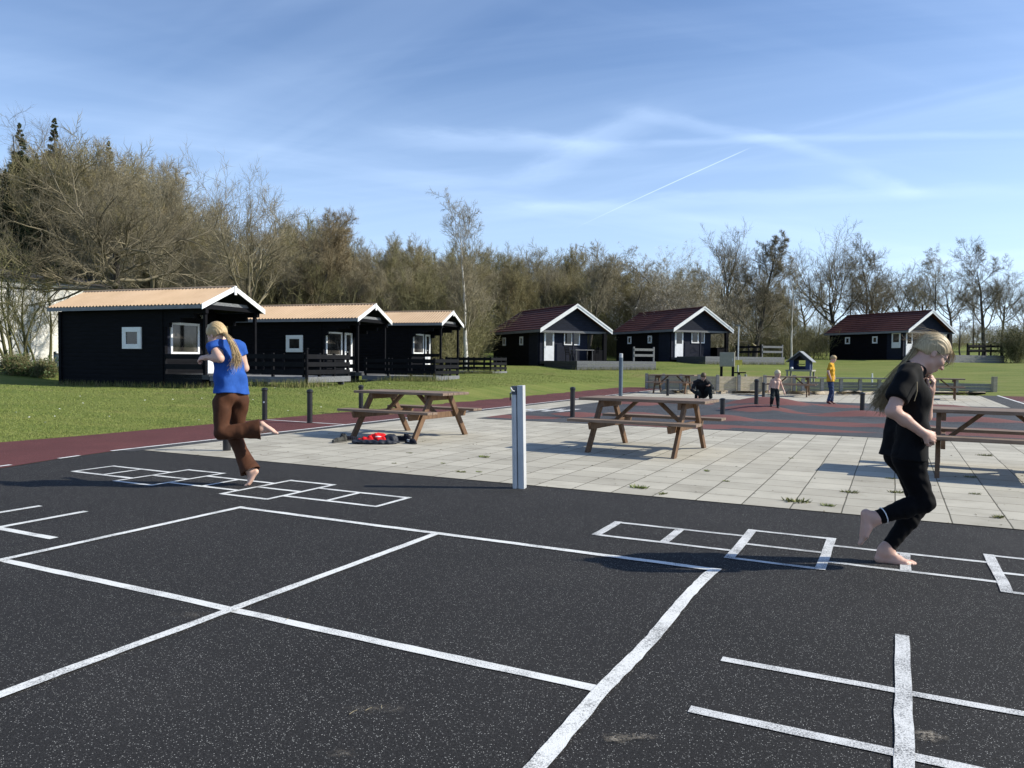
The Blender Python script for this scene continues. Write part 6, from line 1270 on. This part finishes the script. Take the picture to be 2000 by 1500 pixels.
# ------------------------------------------------------------------ the small figures on the humps
def simple_person(label, Y0, jt, sc, mats, hairm, head_f, head_u, tee=True, shoes=None, hand_dirs=None, h=.009, longsleeve=False, hairlen=1.):
    """child or adult from joints given as (px,py,depth offset): head, neck, chest, pelvis, shoulders, elbows, wrists, hips, knees, ankles, toes (left/right as seen)"""
    J = {k: DP(v[0], v[1], Y0 + (v[2] if len(v) > 2 else 0)) for k, v in jt.items()}; g0 = (J['a1'] + J['a2']) / 2; root = A3(g0[0], g0[1], MZ(g0[0], g0[1])); t = empty('person', root, 0, label, 'person')
    def L_(nm, me, m, par=None):
        o = link(nm, me, m, par or t)
        if par is None: o.location = tuple(-root)
        return o
    s = sc; b = Form(); k = .035 * s; sv = (J['s2'] - J['s1']); sv = sv / np.linalg.norm(sv)
    def torso(F, e, tee_=False):
        for sg, sh in ((-1, 's1'), (1, 's2')):
            o = sv * .062 * sg * s; F.cone(J['pel'] + o, .090 * s + e, J['ch'] + o * 1.05, .088 * s + e, k); F.cone(J['ch'] + o, .088 * s + e, J[sh] * .6 + J['nk'] * .4, .056 * s + e, k); F.cone(J[sh] * .5 + J['nk'] * .5, .046 * s + e, J[sh], .050 * s + e, k)
    torso(b, 0)
    for i in '12':
        b.chain([J['s' + i], J['e' + i], J['w' + i]], [.046 * s, .038 * s, .025 * s], .02 * s); b.chain([J['h' + i], J['k' + i], J['a' + i]], [.080 * s, .056 * s, .036 * s], .025 * s)
        d = J['w' + i] - J['e' + i]; d /= np.linalg.norm(d); d = d if hand_dirs is None else np.array(hand_dirs[int(i) - 1], float); hand(b, J['w' + i], d, np.cross(d, A3(.3, 1, .2)), .85 * s, .6, 1 if i == '1' else -1)
        td = J['t' + i] - J['a' + i]; td = td / np.linalg.norm(td); foot(b, J['a' + i], td, A3(0, 0, 1), .85 * s)
    f, u, l, P = head(b, J['hd'], head_f, head_u, .97 * s if s > .8 else 1.28 * s, J['nk'], .048); hs = .97 * s if s > .8 else 1.28 * s
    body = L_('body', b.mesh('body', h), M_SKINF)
    if tee:
        q = Form(); torso(q, .016 * s, True); hem = J['pel'] + A3(0, 0, -.02 * s)
        for sg in (-1, 1): q.cone(hem + sv * .065 * sg * s, .112 * s, J['ch'] + sv * .066 * sg * s, .104 * s, k)
        for i in '12': q.chain([J['s' + i], J['e' + i], J['w' + i]] if longsleeve else [J['s' + i], J['s' + i] * .45 + J['e' + i] * .55], [.066 * s, .056 * s, .042 * s] if longsleeve else [.064 * s, .066 * s], .025 * s)
        q.cone(J['nk'] + A3(0, 0, -.03), .05 * s, J['nk'], .056 * s, .02)
        hz = hem[2] - .02 * s
        L_('jacket' if longsleeve else 't_shirt', q.mesh('top', h, folds(.006 * s, ((.8, .3, .4), .12, 0), ((.2, .4, .9), .10, 1)), None if longsleeve else (lambda X, Y, Z: hz - Z)), mats[0])
    q = Form()
    for sg in (-1, 1): q.cone(J['pel'] + sv * .060 * sg * s + A3(0, 0, .03 * s), .098 * s, J['pel'] + sv * .06 * sg * s, .100 * s, k)
    for i in '12': q.chain([J['h' + i], J['k' + i], J['a' + i] + (J['k' + i] - J['a' + i]) * .08], [.094 * s, .072 * s, .058 * s], .025 * s)
    L_('trousers', q.mesh('trousers', h, folds(.005 * s, ((.3, .2, .9), .08, 0), ((.8, .1, .5), .06, 1))), mats[1])
    if shoes is not None:
        for i in '12':
            td = J['t' + i] - J['a' + i]; ln = np.linalg.norm(td); td /= ln; q = Form(); A_ = J['a' + i]; lo = A3(0, 0, -.045 * s); q.cone(A_ + lo * .3, .042 * s, A_ + lo * .9 - td * .02, .042 * s, .02); q.cone(A_ + lo, .040 * s, A_ + td * .13 * s + lo * 1.1, .037 * s, .03)
            L_('shoe', q.mesh('shoe', h * .8), shoes)
    hc = Form(); ax = np.stack([f, l, u]); hc.ell(P(-.016, 0, .034), A3(.106, .084, .095) * hs, ax, .01); hc.ell(P(-.05, 0, -.005), A3(.062, .07, .07) * hs * hairlen, ax, .03)
    def lc(X, Y, Z):
        D = np.stack([X, Y, Z], -1) - P(0, 0, 0); a = D @ f; c = D @ u; return -c - .018 * hs + np.maximum(a, -.03) * .95
    hp = L_('hair', hc.mesh('hair', .006, folds(.004, ((.2, 1, .1), .03, 0), ((.9, .2, .3), .025, 1)), lc), hairm); eyes(body, P, f, u, l, hs)
    return t
simple_person('shirtless blond toddler in dark trousers walking over the red rubber hump', GM(1518, 796)[1] + .05, dict(hd=(1519, 731), nk=(1516, 740), ch=(1515, 748), pel=(1513, 762), s1=(1507.5, 743.5), s2=(1523, 743.5), e1=(1503, 755, .02), w1=(1502.5, 763, -.04), e2=(1527, 755, 0), w2=(1532, 766, -.06), h1=(1510, 766), h2=(1517, 766), k1=(1508, 778, -.08), a1=(1506.5, 788, .10), t1=(1506, 792, -.02), k2=(1519, 779, -.03), a2=(1519.5, 793, -.05), t2=(1521.5, 797, -.18)), .66, (None, M_DKTR), M_HAIRW, (.15, -.9, -.42), (0, -.35, .93), tee=False, shoes=M_BLKJ, h=.007)
simple_person('boy in yellow t-shirt and jeans standing sideways on the rubber humps', GM(1626, 789)[1], dict(hd=(1628, 701), nk=(1624, 710), ch=(1623, 722), pel=(1622, 743), s1=(1621.5, 714, -.12), s2=(1625, 714, .12), e1=(1617.5, 726, -.15), w1=(1622, 738, -.16), e2=(1628, 727, .15), w2=(1630, 738, .14), h1=(1622, 747, -.06), h2=(1622, 747, .06), k1=(1624, 765, -.07), a1=(1618, 783, -.06), t1=(1626, 787.5, -.08), k2=(1625, 765, .07), a2=(1624.5, 783.5, .03), t2=(1634, 787.5, .0)), .84, (M_YELL, M_JEAN), M_HAIRL, (.86, -.05, -.5), (.45, 0, .9), shoes=plain('red_brown_shoes', (.10, .03, .025), .6), h=.008)
simple_person('crouching adult in black with bowed head behind the central picnic table', 23.6, dict(hd=(1374, 735.5, -.26), nk=(1372, 742, -.14), ch=(1370, 750, -.04), pel=(1371, 770, .16), s1=(1358, 747, -.06), s2=(1384, 747, -.06), e1=(1352, 762, -.12), w1=(1362, 771, -.38), e2=(1391, 757, -.22), w2=(1386, 752, -.44), h1=(1365, 770, .10), h2=(1378, 770, .10), k1=(1362, 766, -.38), a1=(1360, 778, -.10), t1=(1359, 783, -.36), k2=(1387, 753, -.38), a2=(1388, 778, -.24), t2=(1389, 783, -.5)), .98, (M_BLKJ, M_DKTR), M_HAIRB, (.05, -.62, -.78), (0, -.75, .66), shoes=M_BLK, hand_dirs=((.2, -.4, -.8), (-.7, -.4, -.4)), longsleeve=True, h=.009)
# ------------------------------------------------------------------ jacket, shoes and cap left on the pavers
def left_things():
    M_RJ = cloth('red_lining', (.62, .016, .02), .2); M_DJ = cloth('dark_blue_shell', (.018, .022, .034), .35, .6, spec=.3); rs = np.random.RandomState(4)
    def lump(nm, pts, seed, m, par, h=.006, amp=.012):
        q = Form()
        for p, r in pts: q.ell(p, r, None, .03)
        return link(nm, q.mesh(nm, h, folds(amp, ((.9, .3, .2), .10, seed), ((.3, .9, .1), .085, seed * 2), ((.5, -.5, .7), .06, seed * 3))), m, par)
    g = GP(736, 866, .007); t = empty('jacket', g, 0, 'crumpled dark jacket with bright red lining lying under the first picnic table', 'jacket')
    lump('shell', [(A3(0, 0, .022), (.33, .16, .030)), (A3(.20, .05, .06), (.11, .11, .075)), (A3(-.22, -.02, .03), (.14, .12, .03)), (A3(.05, -.10, .03), (.22, .06, .03))], 1., M_DJ, t)
    lump('lining', [(A3(-.12, 0, .05), (.13, .085, .045)), (A3(-.01, .03, .085), (.11, .085, .060)), (A3(.07, -.05, .055), (.07, .055, .05)), (A3(-.20, -.03, .035), (.07, .05, .035)), (A3(.06, .05, .10), (.07, .06, .045))], 2.2, M_RJ, t, amp=.016)
    lump('white_trim', [(A3(.025, -.045, .10), (.05, .014, .014))], 1.5, M_WHITE, t, .004, .004)
    def shoe(name, px, py, rz, lab, m, stripe):
        g = GP(px, py, .007); t = empty(name, g, rz, lab, 'shoe', 'shoes taken off under the first picnic table'); q = Form(); q.cone((-.085, 0, .045), .040, (.06, 0, .035), .036, .03).cone((.06, 0, .03), .036, (.115, 0, .028), .028, .03).cone((-.07, 0, .05), .036, (-.075, 0, .095), .038, .02)
        link('upper', q.mesh('upper', .005, folds(.002, ((.9, 0, .3), .03, 0)), lambda X, Y, Z: np.maximum(.018 - Z, np.where(Z > .06, .030 - np.hypot(X + .075, Y * 1.0), -1))), m, t)
        s = MB(); n = 20; out = [(-.085 + .045 * math.cos(a), .042 * math.sin(a)) for a in np.linspace(math.pi / 2, 3 * math.pi / 2, 10)] + [(.10 + .050 * math.cos(a), .040 * math.sin(a)) for a in np.linspace(-math.pi / 2, math.pi / 2, 10)]; s.prism(out, (0, 0, 0), (1, 0, 0), (0, 1, 0), (0, 0, 1), .0175); s.build('sole', plain('shoe_sole', (.10, .095, .085), .8) if not stripe else M_BLK, t)
        if stripe:
            s = MB()
            for k in range(4): s.bar((-.03 + .022 * k, -.0385, .024), (-.045 + .022 * k, -.033, .062), .006, .008, (0, 1, 0))
            s.build('stripe', M_WHITE, t)
        l = MB()
        for k in range(3): l.bar((.0 + .022 * k, -.02, .072 - .009 * k), (.0 + .022 * k, .02, .072 - .009 * k), .006, .004)
        l.build('lace', M_GREYB, t)
    mg = cloth('grey_shoe_fabric', (.06, .06, .055), .35); mb = cloth('dark_blue_shoe_fabric', (.010, .011, .018), .4)
    shoe('shoe', 664, 864, -2.2, 'grey sneaker standing leftmost beside the crumpled jacket', mg, False); shoe('shoe', 680, 861, .3, 'dark sneaker lying between the grey sneaker and the jacket', mb, False)
    shoe('shoe', 802, 866, -.9, 'dark shoe with white side stripes, rightmost under the table', mb, True); shoe('shoe', 786, 862, 2.6, 'dark shoe lying just left of the white striped shoe', mb, False)
left_things()
# ------------------------------------------------------------------ spilled sand and dry grass bits on the black court
def spills():
    rs = random.Random(12); m_, nt_, b_ = new_mat('spilled_sand'); v_ = coords(nt_)
    nt_.links.new(ramp(nt_, noise(nt_, v_, 40., 4., .7), [(.3, (.20, .175, .14)), (.7, (.36, .32, .26))]), b_.inputs['Base Color']); b_.inputs['Roughness'].default_value = .95
    al = maprange(nt_, noise(nt_, v_, 55., 5., .75), .44, .60, 0., .85); ed = node(nt_, 'ShaderNodeAttribute', attribute_name='edge'); mm = node(nt_, 'ShaderNodeMath', operation='MULTIPLY'); nt_.links.new(al, mm.inputs[0]); nt_.links.new(ed.outputs['Fac'], mm.inputs[1]); nt_.links.new(mm.outputs[0], b_.inputs['Alpha'])
    V = []; T = []; E = []
    for px, py, rx, ry, d in ((1205, 1441, .05, .04, 1.6), (1235, 1438, .11, .025, 1.1), (1815, 1437, .06, .045, 1.7), (740, 1384, .16, .04, .3), (670, 1470, .05, .04, .4), (385, 1200, .13, .07, .25)):
        g = GP(px, py, .0085); n = 18; k = len(V); V.append(tuple(g)); E.append(d)
        for i in range(n): a = 6.283 * i / n; r = rs.uniform(.75, 1.25); V.append((g[0] + math.cos(a) * rx * r, g[1] + math.sin(a) * ry * r, g[2])); E.append(0.)
        T += [(k, k + 1 + i, k + 1 + (i + 1) % n) for i in range(n)]
    me = mesh_np('spilled_sand', V, None, T); at = me.attributes.new('edge', 'FLOAT', 'POINT'); at.data.foreach_set('value', np.array(E, np.float32)); tag(link('spilled_sand', me, m_), 'thin smears of dry sand lying on the black court', 'sand', kind='stuff')
    V = []; T = []
    for i in range(4):
        px = rs.uniform(30, 1990); py = rs.uniform(1010, 1490)
        if i < 6: px, py = ((690, 1392), (720, 1386), (745, 1382), (560, 1210), (330, 1465), (1330, 1180))[i]
        g = GP(px, py, .009); a = rs.uniform(0, 3.14); L_ = rs.uniform(.012, .035); q = None
        for j in range(3):
            p0 = np.array([g[0] + math.cos(a) * L_ * (j / 2 - .5), g[1] + math.sin(a) * L_ * (j / 2 - .5) + .006 * math.sin(j * 1.6 + i), g[2] + .002 * j]); nrm = np.array([-math.sin(a), math.cos(a), 0]) * .0011
            V += [tuple(p0 - nrm), tuple(p0 + nrm), tuple(p0 + np.array([0, 0, .002]))]
            k = len(V) - 3
            if j: 
                for s_ in range(3): T += [(k - 3 + s_, k - 3 + (s_ + 1) % 3, k + (s_ + 1) % 3), (k - 3 + s_, k + (s_ + 1) % 3, k + s_)]
    tag(link('straw', mesh_np('straw', V, None, T), plain('dry_straw', (.22, .19, .12), .8, bmp=0)), 'bits of dry straw scattered on the black court', 'straw', kind='stuff')
spills()
